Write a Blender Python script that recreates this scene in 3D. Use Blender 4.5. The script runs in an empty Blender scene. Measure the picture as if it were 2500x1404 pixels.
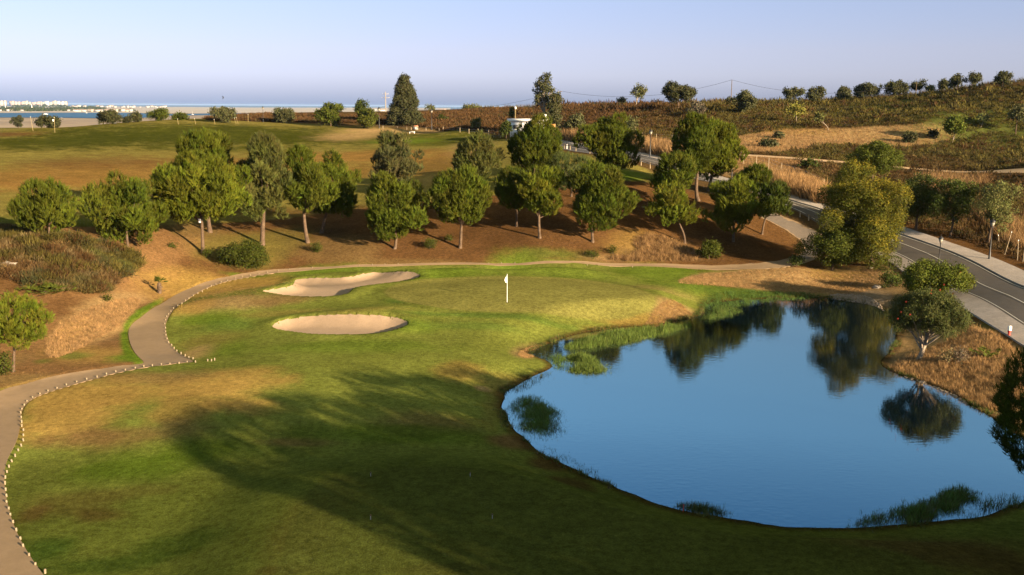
import bpy, math, random
import numpy as np
from mathutils import Vector, Matrix, geometry

SC = bpy.context.scene
COL = SC.collection
R = math.radians
rng = np.random.default_rng(7)
random.seed(7)

# ------------------------------------------------------------------ camera
CAMZ = 15.5
FPX = 2400.0
PITCH = math.atan(442.0 / FPX)
ROLL = 0.006
cam_d = bpy.data.cameras.new('camera')
cam = bpy.data.objects.new('camera', cam_d)
COL.objects.link(cam)
cam_d.sensor_fit = 'HORIZONTAL'
cam_d.sensor_width = 36.0
cam_d.lens = 36.0 * FPX / 2500.0
cam_d.clip_start = 0.5
cam_d.clip_end = 200000.0
fwd = Vector((0, math.cos(PITCH), -math.sin(PITCH)))
q = fwd.to_track_quat('-Z', 'Y')
cam.rotation_mode = 'QUATERNION'
cam.rotation_quaternion = q @ Matrix.Rotation(ROLL, 3, 'Z').to_quaternion()
cam.location = (0, 0, CAMZ)
SC.camera = cam
RM = np.array((q @ Matrix.Rotation(ROLL, 3, 'Z').to_quaternion()).to_matrix())


def ray(u, v):
    """direction in the world of photograph pixel (u, v)"""
    u = np.asarray(u, float); v = np.asarray(v, float)
    c = np.stack([(u - 1250) / FPX, (702 - v) / FPX, -np.ones_like(u)], -1)
    return c @ RM.T


def on_z(u, v, z):
    d = ray(u, v)
    t = (np.asarray(z, float) - CAMZ) / d[..., 2]
    return d[..., 0] * t, d[..., 1] * t


# ------------------------------------------------------------------ noise
def _hash(ix, iy, seed):
    h = (ix.astype(np.int64) * 374761393 + iy.astype(np.int64) * 668265263 + seed * 974711) & 0xffffffff
    h = ((h ^ (h >> 13)) * 1274126177) & 0xffffffff
    return ((h ^ (h >> 16)) & 0xffff) / 65535.0


def vnoise(x, y, seed=0):
    ix = np.floor(x); iy = np.floor(y)
    fx = x - ix; fy = y - iy
    fx = fx * fx * (3 - 2 * fx); fy = fy * fy * (3 - 2 * fy)
    a = _hash(ix, iy, seed); b = _hash(ix + 1, iy, seed)
    c = _hash(ix, iy + 1, seed); d = _hash(ix + 1, iy + 1, seed)
    return (a * (1 - fx) + b * fx) * (1 - fy) + (c * (1 - fx) + d * fx) * fy


def fbm(x, y, scale, octv=4, seed=0):
    """-1..1"""
    s = 0; a = 1.0; t = 0
    x = x / scale; y = y / scale
    for i in range(octv):
        s = s + a * (vnoise(x, y, seed + i * 17) * 2 - 1); t += a
        a *= 0.55; x = x * 2.03 + 11.3; y = y * 2.03 + 5.7
    return s / t


def sstep(a, b, x):
    t = np.clip((x - a) / (b - a), 0, 1)
    return t * t * (3 - 2 * t)


# ------------------------------------------------------------------ polygons
def chaikin(p, n=2, closed=True):
    p = np.asarray(p, float)
    for _ in range(n):
        if closed:
            nx = np.roll(p, -1, 0)
            p = np.stack([p * .75 + nx * .25, p * .25 + nx * .75], 1).reshape(-1, 2)
        else:
            a = p[:-1]; b = p[1:]
            m = np.stack([a * .75 + b * .25, a * .25 + b * .75], 1).reshape(-1, 2)
            p = np.vstack([p[:1], m, p[-1:]])
    return p


def resample(p, step, closed=True):
    p = np.asarray(p, float)
    if closed:
        p = np.vstack([p, p[:1]])
    seg = np.hypot(*(p[1:] - p[:-1]).T)
    s = np.concatenate([[0], np.cumsum(seg)])
    n = max(4, int(s[-1] / step))
    t = np.linspace(0, s[-1], n, endpoint=not closed)
    return np.stack([np.interp(t, s, p[:, 0]), np.interp(t, s, p[:, 1])], -1)


def sdist(px, py, poly):
    """signed distance to a closed polygon, negative inside; far points are only roughly right"""
    px = np.asarray(px, float); py = np.asarray(py, float)
    out = np.full(px.shape, 1e3)
    lo = poly.min(0) - 14; hi = poly.max(0) + 14
    m = (px > lo[0]) & (px < hi[0]) & (py > lo[1]) & (py < hi[1])
    x = px[m]; y = py[m]
    if x.size == 0:
        return out
    d2 = np.full(x.shape, 1e12); ins = np.zeros(x.shape, bool)
    a = poly; b = np.roll(poly, -1, 0)
    for (ax, ay), (bx, by) in zip(a, b):
        ex, ey = bx - ax, by - ay
        L = ex * ex + ey * ey + 1e-12
        t = np.clip(((x - ax) * ex + (y - ay) * ey) / L, 0, 1)
        d2 = np.minimum(d2, (x - ax - t * ex) ** 2 + (y - ay - t * ey) ** 2)
        if by != ay:
            c = ((ay > y) != (by > y)) & (x < (bx - ax) * (y - ay) / (by - ay) + ax)
            ins ^= c
    d = np.sqrt(d2)
    out[m] = np.where(ins, -d, d)
    return out


# ------------------------------------------------------------------ base relief: thin-plate spline in (azimuth, log distance)
CP = """
50 1390 -1.4;40 1150 -1.5;60 990 -1.3;200 930 -1.1;350 890 -1.1;480 883 -1.1;400 1000 -1.0;300 1150 -1.3;500 1250 -1.2
700 1000 -.9;700 880 -.7;1000 900 -.7;1200 880 -.9;1150 1000 -1.1;1250 1100 -1.2;1000 1300 -1.0;1300 1350 -1.0;1600 1330 -1.0
2000 1350 -1.0;2400 1350 -.8;2500 1250 -1.1;365 810 -1.6;330 850 -1.4;420 740 -1.5;550 685 -1.2;720 655 -.9;950 645 -.6
1250 643 -.5;1500 647 -.5;1750 653 -.6;1900 642 -.1;1980 590 .6;520 780 -1.2;520 720 -.9;600 850 -1.1;450 800 -1.4
1000 710 0;1240 740 0;1240 680 .05;1500 700 0;1400 750 -.1;1600 730 -.15;1720 690 -.8;1800 695 -1.15;1560 658 -.6
830 690 -.35;830 800 -.8;700 760 -.8;1150 820 -.7;1400 790 -.7
300 790 -1.1;150 830 -1.1;60 900 -1.0;0 940 -1.0;250 700 .2;120 700 .9;0 680 1.4;340 640 .8;200 600 2.9;50 560 3.6
340 560 2.8;400 690 -.8;440 620 .7;550 640 -.3;-150 700 1.2;-150 560 3.6;-150 900 -.8;-150 1200 -1.4
100 520 3.9;100 480 4.2;100 440 4.8;100 400 5.6;100 360 6.8;100 330 8.2;30 318 8.7;270 303 9.9;450 291 11.2;650 297 10.6;800 306 9.9
930 312 9.5;1100 320 9.0;1220 335 8.3;1380 362 8.0;1587 389 7.7;600 540 2.0;600 600 .6;600 655 -.8
1550 445 6.0;1550 550 2.5;1550 640 -.3;1300 500 4.0;1300 600 1.0;900 520 2.8;900 600 .7;1500 430 6.5;1400 410 7.0;1540 405 7.2
700 450 3.6;1050 400 5.6;1050 450 4.6;400 400 5.4;400 350 7.2;400 320 8.9;700 350 7.0;900 350 7.0;1150 360 7.4;1150 420 6;400 480 3.6
1750 600 .7;1750 520 3.2;1850 560 1.7
2500 720 .6;2415 637 1.0;2300 615 1.2;2150 560 2.2;1980 518 3.3;1900 490 4.2;1700 435 5.7
2240 875 -1.0;2300 850 -1.2;2400 820 -.4;2480 850 -.4;2450 950 -.9;2100 690 -1.0;2000 680 -1.1;2150 720 -1.1;2200 640 .4
1950 660 -.5;1850 680 -.9;2600 900 -.2;2600 1050 -1.0
2480 600 1.5;2480 520 3.0;2400 450 4.6;2400 415 5.8;2100 400 6.6;2100 450 5.0;1900 430 6;2400 380 7.4;2400 330 10.2
2100 330 10;2100 300 12;1850 330 10;1850 300 12.2;1700 330 9.7;2500 330 10.3;2600 600 1.6;2600 400 7.5;2620 760 .5;2750 700 .5;2750 850 -.1;2750 560 1.3;2900 650 .5;2900 520 1.4
"""
# crest and hidden points: photograph column, distance, height
CD = """
1850 270 15.7;1700 300 16.0;1500 320 15.8;1500 250 11.5;1400 222 10;1300 256 11.2;1300 330 15.2;1150 330 14.5;1150 260 10.6;2100 340 18.5
2300 310 21;2500 300 23;2500 250 15.3;2300 235 14.5;600 400 10.9;800 400 11.0;950 410 11.2;450 330 10.5;270 330 8;100 320 5
0 400 -6;250 430 -6;450 460 -4;700 520 0;1000 540 2;0 700 -21;500 720 -21;1000 720 -21;1500 480 8;1500 720 -21;2000 500 14;2000 720 -21;2500 480 18;2500 720 -21
3000 300 20;3000 150 2.5;3000 100 .6;3000 80 0;3000 40 -.6;3000 20 -.6;-500 300 6;-500 150 5;-500 80 1;-500 40 -1;-500 20 -1;-500 700 -21;3000 700 -21
1250 22 -.9;700 22 -1;1800 22 -.9;1250 12 -1;1250 5 -1;200 15 -1;2300 15 -1
"""
_pts = []
for s in CP.replace('\n', ';').split(';'):
    if s.strip():
        u, v, z = map(float, s.split())
        x, y = on_z(u, v, z)
        _pts.append((math.atan2(x, y), math.log(math.hypot(x, y)), z))
for s in CD.replace('\n', ';').split(';'):
    if s.strip():
        u, d, z = map(float, s.split())
        _pts.append((math.atan((u - 1250) / FPX), math.log(d), z))
for az in (-60, -90, 60, 90):
    for d, z in ((5, -1), (20, -1), (60, -.5), (150, 4), (300, 8), (700, -20)):
        _pts.append((R(az), math.log(d), z))
_pts = np.array(_pts)
_n = len(_pts)


def _tps(r2):
    return np.where(r2 > 1e-14, .5 * r2 * np.log(np.maximum(r2, 1e-14)), 0)


_A = np.zeros((_n + 3, _n + 3))
_d = _pts[:, None, :2] - _pts[None, :, :2]
_A[:_n, :_n] = _tps((_d ** 2).sum(-1)) + np.eye(_n) * 2e-4
_A[:_n, _n] = 1; _A[:_n, _n + 1:] = _pts[:, :2]
_A[_n, :_n] = 1; _A[_n + 1:, :_n] = _pts[:, :2].T
_W = np.linalg.solve(_A, np.concatenate([_pts[:, 2], [0, 0, 0]]))


def h_spline(x, y):
    x = np.asarray(x, float); y = np.asarray(y, float)
    sh = x.shape; x = x.ravel(); y = y.ravel()
    az = np.clip(np.arctan2(x, y), -1.5, 1.5); ld = np.log(np.clip(np.hypot(x, y), 3, 760))
    out = np.empty_like(x)
    for i in range(0, x.size, 40000):
        a = az[i:i + 40000]; b = ld[i:i + 40000]
        r2 = (a[:, None] - _pts[None, :, 0]) ** 2 + (b[:, None] - _pts[None, :, 1]) ** 2
        out[i:i + 40000] = _tps(r2) @ _W[:_n] + _W[_n] + _W[_n + 1] * a + _W[_n + 2] * b
    return out.reshape(sh)


# mounds: u, v, ground z guess, half widths (m), height
BUMPS = []
def bump(u, v, z, rx, ry, a):
    x, y = on_z(u, v, z); BUMPS.append((float(x), float(y), rx, ry, a))


bump(1085, 668, 0, 6.5, 2.6, 1.05)
bump(1370, 662, 0, 6.0, 2.4, .95)
bump(830, 668, -.5, 5.0, 2.0, .55)
bump(690, 700, -.5, 3.0, 2.0, .35)
bump(930, 770, -.6, 5.0, 2.2, .45)
bump(560, 745, -1, 4, 3, .45)
bump(1290, 905, -1, 2.2, 2.5, .35)
bump(560, 1010, -1, 6, 4, .25)
bump(450, 300, 10.9, 22, 14, .7)

TEE = np.stack(on_z(*np.array([(560, 1520), (640, 1404), (690, 1250), (745, 1165), (850, 1130), (1000, 1118), (1200, 1124), (1380, 1165),
      (1560, 1240), (1800, 1290), (2050, 1310), (2250, 1345), (2400, 1450), (2500, 1600), (1250, 1900), (600, 1700)], float).T, 0.0), -1)
TEE = chaikin(TEE, 2)
POND_Z = -1.5
POND_PX = [(1280, 863), (1318, 846), (1365, 828), (1420, 812), (1525, 797), (1600, 795), (1650, 785), (1716, 768), (1716, 750), (1728, 739), (1775, 735), (1875, 729),
           (2000, 724), (2067, 733), (2154, 746), (2180, 785), (2195, 822), (2175, 860), (2148, 884), (2158, 900), (2201, 914), (2258, 935), (2290, 944),
           (2327, 962), (2358, 980), (2395, 1000), (2450, 1040), (2520, 1085), (2620, 1140), (2640, 1190), (2560, 1222), (2480, 1232), (2400, 1268), (2300, 1272),
           (2200, 1282), (2060, 1291), (1900, 1286), (1804, 1270), (1689, 1254), (1583, 1225), (1516, 1196), (1470, 1178), (1401, 1145), (1327, 1109),
           (1286, 1075), (1246, 1043), (1223, 1000), (1226, 977), (1230, 957), (1257, 943), (1300, 917), (1325, 908), (1346, 897), (1348, 886), (1310, 872)]
POND = np.stack(on_z(*np.array(POND_PX, float).T, POND_Z), -1)
POND = chaikin(POND, 2)
POND = resample(POND, .35)
_cn = 0.16 * fbm(POND[:, 0], POND[:, 1], 1.6, 3, 5)
POND = POND + _cn[:, None]


def h_raw(x, y, detail=True):
    """relief without bunkers, path and pond"""
    h = h_spline(x, y)
    for bx, by, rx, ry, a in BUMPS:
        h = h + a * np.exp(-((x - bx) / rx) ** 2 - ((y - by) / ry) ** 2)
    t = sdist(x, y, TEE)
    h = h + .85 * (1 - sstep(-.8, 5.2, t))
    if detail:
        h = h + .05 * fbm(x, y, 7, 3, 3) + .2 * sstep(95, 140, np.hypot(x, y)) * fbm(x, y, 22, 3, 9)
    return h


def at(u, v, hf=None, dmax=900.0):
    """first hit of photograph pixel(s) on the relief -> x, y, z arrays"""
    hf = hf or h_raw
    u = np.atleast_1d(np.asarray(u, float)); v = np.atleast_1d(np.asarray(v, float))
    d = ray(u, v); d = d / np.hypot(d[:, 0], d[:, 1])[:, None]
    s = np.geomspace(12, dmax, 420)
    X = d[:, :1] * s; Y = d[:, 1:2] * s; Z = CAMZ + d[:, 2:3] * s
    below = Z < hf(X, Y)
    below[:, -1] = True
    k = np.argmax(below, 1)
    hi = s[k]; lo = s[np.maximum(k - 1, 0)]
    for _ in range(14):
        m = (lo + hi) / 2
        b = (CAMZ + d[:, 2] * m) < hf(d[:, 0] * m, d[:, 1] * m)
        hi = np.where(b, m, hi); lo = np.where(b, lo, m)
    m = (lo + hi) / 2
    x = d[:, 0] * m; y = d[:, 1] * m
    return x, y, hf(x, y)


def poly_at(px, n=2, step=None, closed=True):
    x, y, z = at(*np.array(px, float).T)
    p = chaikin(np.stack([x, y], -1), n, closed)
    return resample(p, step, closed) if step else p


PATH_L = [(2010, 596), (1985, 575), (1955, 556), (1900, 532), (1860, 515)]
PATH_PX = [(1860, 506), (1905, 524), (1955, 545), (2005, 566), (2035, 592), (2010, 622), (1960, 644), (1920, 652), (1870, 656), (1700, 655), (1500, 648), (1300, 645), (1200, 645), (1050, 646), (900, 650), (800, 655), (700, 662), (650, 668), (580, 680),
           (520, 695), (480, 715), (440, 742), (415, 765), (405, 785), (404, 810), (412, 838), (430, 857), (460, 874), (478, 882.5), (400, 889), (300, 905), (200, 932), (120, 955), (70, 975),
           (51, 1000), (50, 1040), (40, 1085), (16, 1130), (10, 1170), (15, 1220), (35, 1290), (70, 1355), (105, 1404), (160, 1480), (240, 1590), (100, 1640), (-60, 1500), (-105, 1404), (-135, 1280),
           (-150, 1180), (-140, 1100), (-105, 1030), (-50, 980), (0, 952), (60, 935), (130, 917), (250, 897), (330, 887.5), (356, 885), (336, 868), (318, 845), (312, 812), (320, 790), (350, 770), (395, 740),
           (440, 712), (490, 690), (560, 672), (640, 658), (720, 654), (800, 649.5), (900, 645), (1050, 641), (1200, 640), (1300, 640), (1500, 642), (1700, 646), (1800, 645), (1880, 640), (1930, 630), (1965, 612),
           (1962, 590), (1930, 568), (1890, 545), (1845, 525)]
PATH = poly_at(PATH_PX, 2)
BUNK1_PX = [(635, 714), (655, 710), (677, 706), (707, 701), (721, 695), (715, 686), (737, 682), (780, 680), (837, 680), (862, 677), (887, 670), (925, 667), (975, 665), (1005, 665),
            (1029, 674), (1015, 681), (975, 689), (912, 697), (875, 702), (856, 708), (854, 717), (837, 722), (800, 726), (737, 726), (687, 722)]
BUNK2_PX = [(661, 799), (682, 785), (725, 777), (775, 772), (837, 770), (900, 771), (950, 774), (980, 780), (997, 790), (987, 800), (950, 811), (900, 819), (837, 819.5), (775, 819), (725, 814), (680, 807)]
BUNK1 = resample(poly_at(BUNK1_PX, 2), .25)
BUNK2 = resample(poly_at(BUNK2_PX, 2), .25)
for B in (BUNK1, BUNK2):
    B += (.07 * fbm(B[:, 0], B[:, 1], .7, 2, 31))[:, None]
GREEN = resample(poly_at([(940, 705), (985, 691), (1060, 680), (1150, 676), (1250, 675), (1350, 676), (1450, 684), (1540, 700), (1596, 718), (1606, 734), (1560, 750), (1440, 759), (1300, 763),
                          (1180, 761), (1060, 752), (975, 735), (935, 719)], 2), .4)


def h_full(x, y):
    h = h_raw(x, y)
    # raised lips around the bunkers, sand hollows
    for B, dep in ((BUNK1, .26), (BUNK2, .34)):
        d = sdist(x, y, B)
        h = h + .16 * np.exp(-((d - .5) / .9) ** 2) * (d > -.2)
        h = h - dep * sstep(0.05, -1.3, d) - .13 * (d < .02)
    d = sdist(x, y, PATH)
    h = h - .11 * sstep(.12, -.05, d)
    d = sdist(x, y, POND)
    bank = POND_Z + .03 + .02 * np.maximum(d, 0)
    w = sstep(-.3, 4.2, d)
    w = np.where(d > 900, 1, w)
    hout = bank * (1 - w) + np.maximum(h, POND_Z + .12) * w
    hin = POND_Z + .03 - np.minimum(1.6, np.maximum(-d, 0) * .35)
    return np.where(d > 0, hout, hin)


# ------------------------------------------------------------------ the relief as a polar sheet of real ground
AZ = np.concatenate([np.linspace(-180, -60, 24, endpoint=False), np.linspace(-60, -31, 60, endpoint=False),
                     np.arange(-31, 31, .056), np.linspace(31, 60, 60, endpoint=False), np.linspace(60, 180, 25)])
AZ = np.radians(AZ)
DS = np.concatenate([np.geomspace(1.5, 24, 30, endpoint=False), np.exp(np.arange(math.log(24), math.log(128), .0046)),
                     np.exp(np.arange(math.log(128), math.log(345), .0062)), np.geomspace(346, 790, 34)])
GX = np.sin(AZ)[:, None] * DS[None]; GY = np.cos(AZ)[:, None] * DS[None]
GH = h_full(GX, GY)
_far = sstep(R(65), R(88), np.abs(AZ))[:, None]
GH = GH * (1 - _far) + (-1.0) * _far
_lDS = np.log(DS)


def hq(x, y):
    """height of the built ground sheet"""
    x = np.asarray(x, float); y = np.asarray(y, float)
    fi = np.interp(np.arctan2(x, y), AZ, np.arange(len(AZ)))
    fj = np.interp(np.log(np.maximum(np.hypot(x, y), 1.6)), _lDS, np.arange(len(DS)))
    i = np.clip(fi.astype(int), 0, len(AZ) - 2); j = np.clip(fj.astype(int), 0, len(DS) - 2)
    a = fi - i; b = fj - j
    return (GH[i, j] * (1 - a) + GH[i + 1, j] * a) * (1 - b) + (GH[i, j + 1] * (1 - a) + GH[i + 1, j + 1] * a) * b


def px_at(u, v):
    """first hit on the built ground"""
    x, y, z = at(u, v, hq, 780)
    return x, y, z


def mscale(x, y, z):
    """metres per photograph pixel at a point"""
    return float((np.array([x, y, z - CAMZ]) @ RM[:, 2]) * -1 / FPX)
# ------------------------------------------------------------------ materials
def mat(name, rough=.85, spec=.25):
    m = bpy.data.materials.new(name); m.use_nodes = True
    nt = m.node_tree
    b = nt.nodes['Principled BSDF']
    b.inputs['Roughness'].default_value = rough
    b.inputs['Specular IOR Level'].default_value = spec
    return m, nt, b


def nn(nt, t, **kw):
    n = nt.nodes.new(t)
    for k, v in kw.items():
        setattr(n, k, v)
    return n


def noise_node(nt, scale, detail=4, rough=.55, stretch=None):
    tc = nn(nt, 'ShaderNodeTexCoord')
    n = nn(nt, 'ShaderNodeTexNoise')
    n.inputs['Scale'].default_value = scale
    n.inputs['Detail'].default_value = detail
    n.inputs['Roughness'].default_value = rough
    if stretch:
        mp = nn(nt, 'ShaderNodeMapping'); mp.inputs['Scale'].default_value = stretch
        nt.links.new(tc.outputs['Object'], mp.inputs['Vector']); nt.links.new(mp.outputs['Vector'], n.inputs['Vector'])
    else:
        nt.links.new(tc.outputs['Object'], n.inputs['Vector'])
    return n.outputs['Fac']


def mul_by(nt, col, facs):
    """colour socket (or rgb) multiplied by remapped noise sockets [(socket, lo, hi)]"""
    for s, lo, hi in facs:
        mr = nn(nt, 'ShaderNodeMapRange')
        mr.inputs['From Min'].default_value = .3; mr.inputs['From Max'].default_value = .7
        mr.inputs['To Min'].default_value = lo; mr.inputs['To Max'].default_value = hi
        nt.links.new(s, mr.inputs['Value'])
        vm = nn(nt, 'ShaderNodeVectorMath', operation='SCALE')
        if hasattr(col, 'is_linked'):
            nt.links.new(col, vm.inputs[0])
        else:
            vm.inputs[0].default_value = col[:3]
        nt.links.new(mr.outputs['Result'], vm.inputs['Scale'])
        col = vm.outputs['Vector']
    return col


def simple(name, col, rough=.8, spec=.25, noise=None, lo=.8, hi=1.2, bump=0, attr=False, metal=0):
    """a plain procedural material: colour (or the colour attribute) x noise"""
    m, nt, b = mat(name, rough, spec)
    b.inputs['Metallic'].default_value = metal
    if attr:
        a = nn(nt, 'ShaderNodeAttribute', attribute_name='Col'); c = a.outputs['Color']
    else:
        c = col
    f = []
    for s in (noise or [3.0]):
        f.append((noise_node(nt, s), lo, hi))
    c = mul_by(nt, c, f)
    nt.links.new(c, b.inputs['Base Color'])
    if bump:
        bp = nn(nt, 'ShaderNodeBump'); bp.inputs['Strength'].default_value = bump; bp.inputs['Distance'].default_value = .1
        nt.links.new(f[-1][0], bp.inputs['Height']); nt.links.new(bp.outputs['Normal'], b.inputs['Normal'])
    return m


def leafmat(name, transl=.3, rough=.55, spec=.2):
    """leaves: the colour attribute, some light through the blade"""
    m = bpy.data.materials.new(name); m.use_nodes = True
    nt = m.node_tree; b = nt.nodes['Principled BSDF']; out = nt.nodes['Material Output']
    b.inputs['Roughness'].default_value = rough; b.inputs['Specular IOR Level'].default_value = spec
    a = nn(nt, 'ShaderNodeAttribute', attribute_name='Col')
    c = mul_by(nt, a.outputs['Color'], [(noise_node(nt, 1.7, 3), .75, 1.25)])
    tr = nn(nt, 'ShaderNodeBsdfTranslucent'); mx = nn(nt, 'ShaderNodeMixShader')
    mx.inputs['Fac'].default_value = transl
    nt.links.new(c, b.inputs['Base Color']); nt.links.new(c, tr.inputs['Color'])
    nt.links.new(b.outputs['BSDF'], mx.inputs[1]); nt.links.new(tr.outputs['BSDF'], mx.inputs[2])
    nt.links.new(mx.outputs['Shader'], out.inputs['Surface'])
    return m


# ------------------------------------------------------------------ mesh building
class Geo:
    """collects vertices and faces (any size), with a colour per vertex"""
    def __init__(s):
        s.v = []; s.f = {3: [], 4: []}; s.c = []; s.n = 0; s.ng = []

    def add(s, v, f, col=(1, 1, 1)):
        v = np.asarray(v, float).reshape(-1, 3); f = np.asarray(f, int)
        s.v.append(v)
        c = np.asarray(col, float)
        s.c.append(np.broadcast_to(c, (len(v), 3)) if c.ndim == 1 else c)
        if f.size:
            s.f[f.shape[1]].append(f + s.n)
        s.n += len(v)

    def box(s, c, size, col=(1, 1, 1), rz=0, taper=1.0):
        x, y, z = np.array(size) / 2.0
        v = np.array([(-x, -y, -z), (x, -y, -z), (x, y, -z), (-x, y, -z), (-x * taper, -y * taper, z), (x * taper, -y * taper, z), (x * taper, y * taper, z), (-x * taper, y * taper, z)])
        if rz:
            cs, sn = math.cos(rz), math.sin(rz)
            v[:, :2] = v[:, :2] @ np.array([[cs, sn], [-sn, cs]])
        s.add(v + np.array(c), [(0, 3, 2, 1), (4, 5, 6, 7), (0, 1, 5, 4), (1, 2, 6, 5), (2, 3, 7, 6), (3, 0, 4, 7)], col)

    def tube(s, pts, rad, n=7, col=(1, 1, 1), cap=True):
        pts = np.asarray(pts, float); m = len(pts)
        rad = np.broadcast_to(np.asarray(rad, float), (m,))
        t = np.gradient(pts, axis=0) if m > 2 else np.repeat(pts[1:] - pts[:1], 2, 0)
        t /= np.linalg.norm(t, axis=1)[:, None] + 1e-9
        ref = np.array([1., 0, 0]) if abs(t[0, 0]) < .8 else np.array([0, 1., 0])
        a = np.cross(t, ref); a /= np.linalg.norm(a, axis=1)[:, None]
        b = np.cross(t, a)
        th = np.linspace(0, 2 * math.pi, n, endpoint=False)
        v = pts[:, None] + rad[:, None, None] * (np.cos(th)[None, :, None] * a[:, None] + np.sin(th)[None, :, None] * b[:, None])
        f = []
        for i in range(m - 1):
            for k in range(n):
                k2 = (k + 1) % n
                f.append((i * n + k, i * n + k2, (i + 1) * n + k2, (i + 1) * n + k))
        s.add(v.reshape(-1, 3), f, col)
        if cap:
            for e, base in ((pts[0], 0), (pts[-1], (m - 1) * n)):
                vv = np.vstack([v.reshape(-1, 3)[base:base + n], e])
                s.add(vv, [(k, (k + 1) % n, n) for k in range(n)], col)

    def lathe(s, prof, c=(0, 0, 0), n=12, col=(1, 1, 1)):
        prof = np.asarray(prof, float); m = len(prof)
        th = np.linspace(0, 2 * math.pi, n, endpoint=False)
        v = np.stack([prof[:, 0][:, None] * np.cos(th), prof[:, 0][:, None] * np.sin(th), np.repeat(prof[:, 1][:, None], n, 1)], -1).reshape(-1, 3)
        f = [(i * n + k, i * n + (k + 1) % n, (i + 1) * n + (k + 1) % n, (i + 1) * n + k) for i in range(m - 1) for k in range(n)]
        s.add(v + np.array(c), f, col)

    def build(s, name, material, parent=None, smooth=False, loc=None, colours=True):
        v = np.concatenate(s.v) if s.v else np.zeros((0, 3))
        me = bpy.data.meshes.new(name)
        f3 = np.concatenate(s.f[3]) if s.f[3] else np.zeros((0, 3), int)
        f4 = np.concatenate(s.f[4]) if s.f[4] else np.zeros((0, 4), int)
        me.vertices.add(len(v)); me.vertices.foreach_set('co', v.astype(np.float32).ravel())
        nl = f3.size + f4.size
        me.loops.add(nl); me.loops.foreach_set('vertex_index', np.concatenate([f3.ravel(), f4.ravel()]).astype(np.int32))
        me.polygons.add(len(f3) + len(f4))
        st = np.concatenate([np.arange(len(f3)) * 3, f3.size + np.arange(len(f4)) * 4]).astype(np.int32)
        me.polygons.foreach_set('loop_start', st)
        if smooth:
            me.polygons.foreach_set('use_smooth', np.ones(len(st), bool))
        if colours:
            at_ = me.color_attributes.new('Col', 'FLOAT_COLOR', 'POINT')
            c = np.concatenate(s.c) if s.c else np.zeros((0, 3))
            at_.data.foreach_set('color', np.hstack([c, np.ones((len(c), 1))]).astype(np.float32).ravel())
        me.update(calc_edges=True); me.validate()
        if material:
            me.materials.append(material)
        o = bpy.data.objects.new(name, me); COL.objects.link(o)
        if parent:
            o.parent = parent
        if loc is not None:
            o.location = loc
        return o


def tag(o, label=None, cat=None, group=None, kind=None):
    if label: o['label'] = label
    if cat: o['category'] = cat
    if group: o['group'] = group
    if kind: o['kind'] = kind
    return o


def empty(name, loc, label, cat, group=None, rz=0):
    o = bpy.data.objects.new(name, None); COL.objects.link(o)
    o.empty_display_size = .3
    o.location = loc; o.rotation_euler = (0, 0, rz)
    return tag(o, label, cat, group)


def copy_tree(o, loc, rz=None, label=None):
    c = o.copy(); COL.objects.link(c); c.location = loc
    if rz is not None: c.rotation_euler = (0, 0, rz)
    if label: c['label'] = label
    for ch in list(o.children):
        d = ch.copy(); COL.objects.link(d); d.parent = c
        for g in list(ch.children):
            e = g.copy(); COL.objects.link(e); e.parent = d
    return c


# ------------------------------------------------------------------ colour of the ground (turf, dry grass and soil, with painted darkening near the camera)
G_FAIR = np.array((.112, .126, .024)); G_LUSH = np.array((.078, .118, .012)); G_DARK = np.array((.044, .074, .012))
G_OLIVE = np.array((.135, .112, .028)); G_TAN = np.array((.290, .185, .052)); G_STRAW = np.array((.290, .190, .085))
SOIL = np.array((.094, .049, .019)); SOILP = np.array((.165, .092, .038))
FIELD_G = np.array((.040, .044, .006)); FIELD_T = np.array((.180, .098, .028)); G_BROWN = np.array((.135, .088, .034)); SCRUB = np.array((.075, .047, .020))
STONE = np.array((.25, .20, .15)); G_GREEN = np.array((.140, .132, .034))


class Paint:
    def __init__(s, x, y, base):
        s.x = x; s.y = y
        s.c = np.broadcast_to(base, x.shape + (3,)).copy()
        s.w1 = fbm(x, y, 9, 4, 51); s.w2 = fbm(x, y, 2.2, 4, 77); s.w3 = fbm(x, y, .6, 3, 91)

    def mix(s, w, col):
        s.c += np.clip(w, 0, 1)[..., None] * (col - s.c)

    def poly(s, px, col, soft=1.0, rag=.5, k=1.0, world=None):
        p = world if world is not None else poly_at(px, 2)
        d = sdist(s.x, s.y, p)
        d = d + rag * (s.w2 + .5 * s.w3)
        s.mix(k * sstep(soft, -soft, d), col)

    def blob(s, u, v, ru, rv, col, k=1.0, rag=.6):
        """a worn or lush patch, given by its centre and half sizes as seen"""
        xs, ys, _ = at(np.array([u, u + ru, u, u], float), np.array([v, v, v - rv, v + rv], float))
        rx = max(abs(xs[1] - xs[0]), .3); ry = max(abs(ys[2] - ys[3]) / 2, .3)
        d = np.sqrt(((s.x - xs[0]) / rx) ** 2 + ((s.y - ys[0]) / ry) ** 2)
        far = d > 3
        d = d + rag * (.6 * s.w2 + .4 * s.w1 + .25 * s.w3)
        w = k * sstep(1.25, .35, d); w[far] = 0
        s.mix(w, col)


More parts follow.
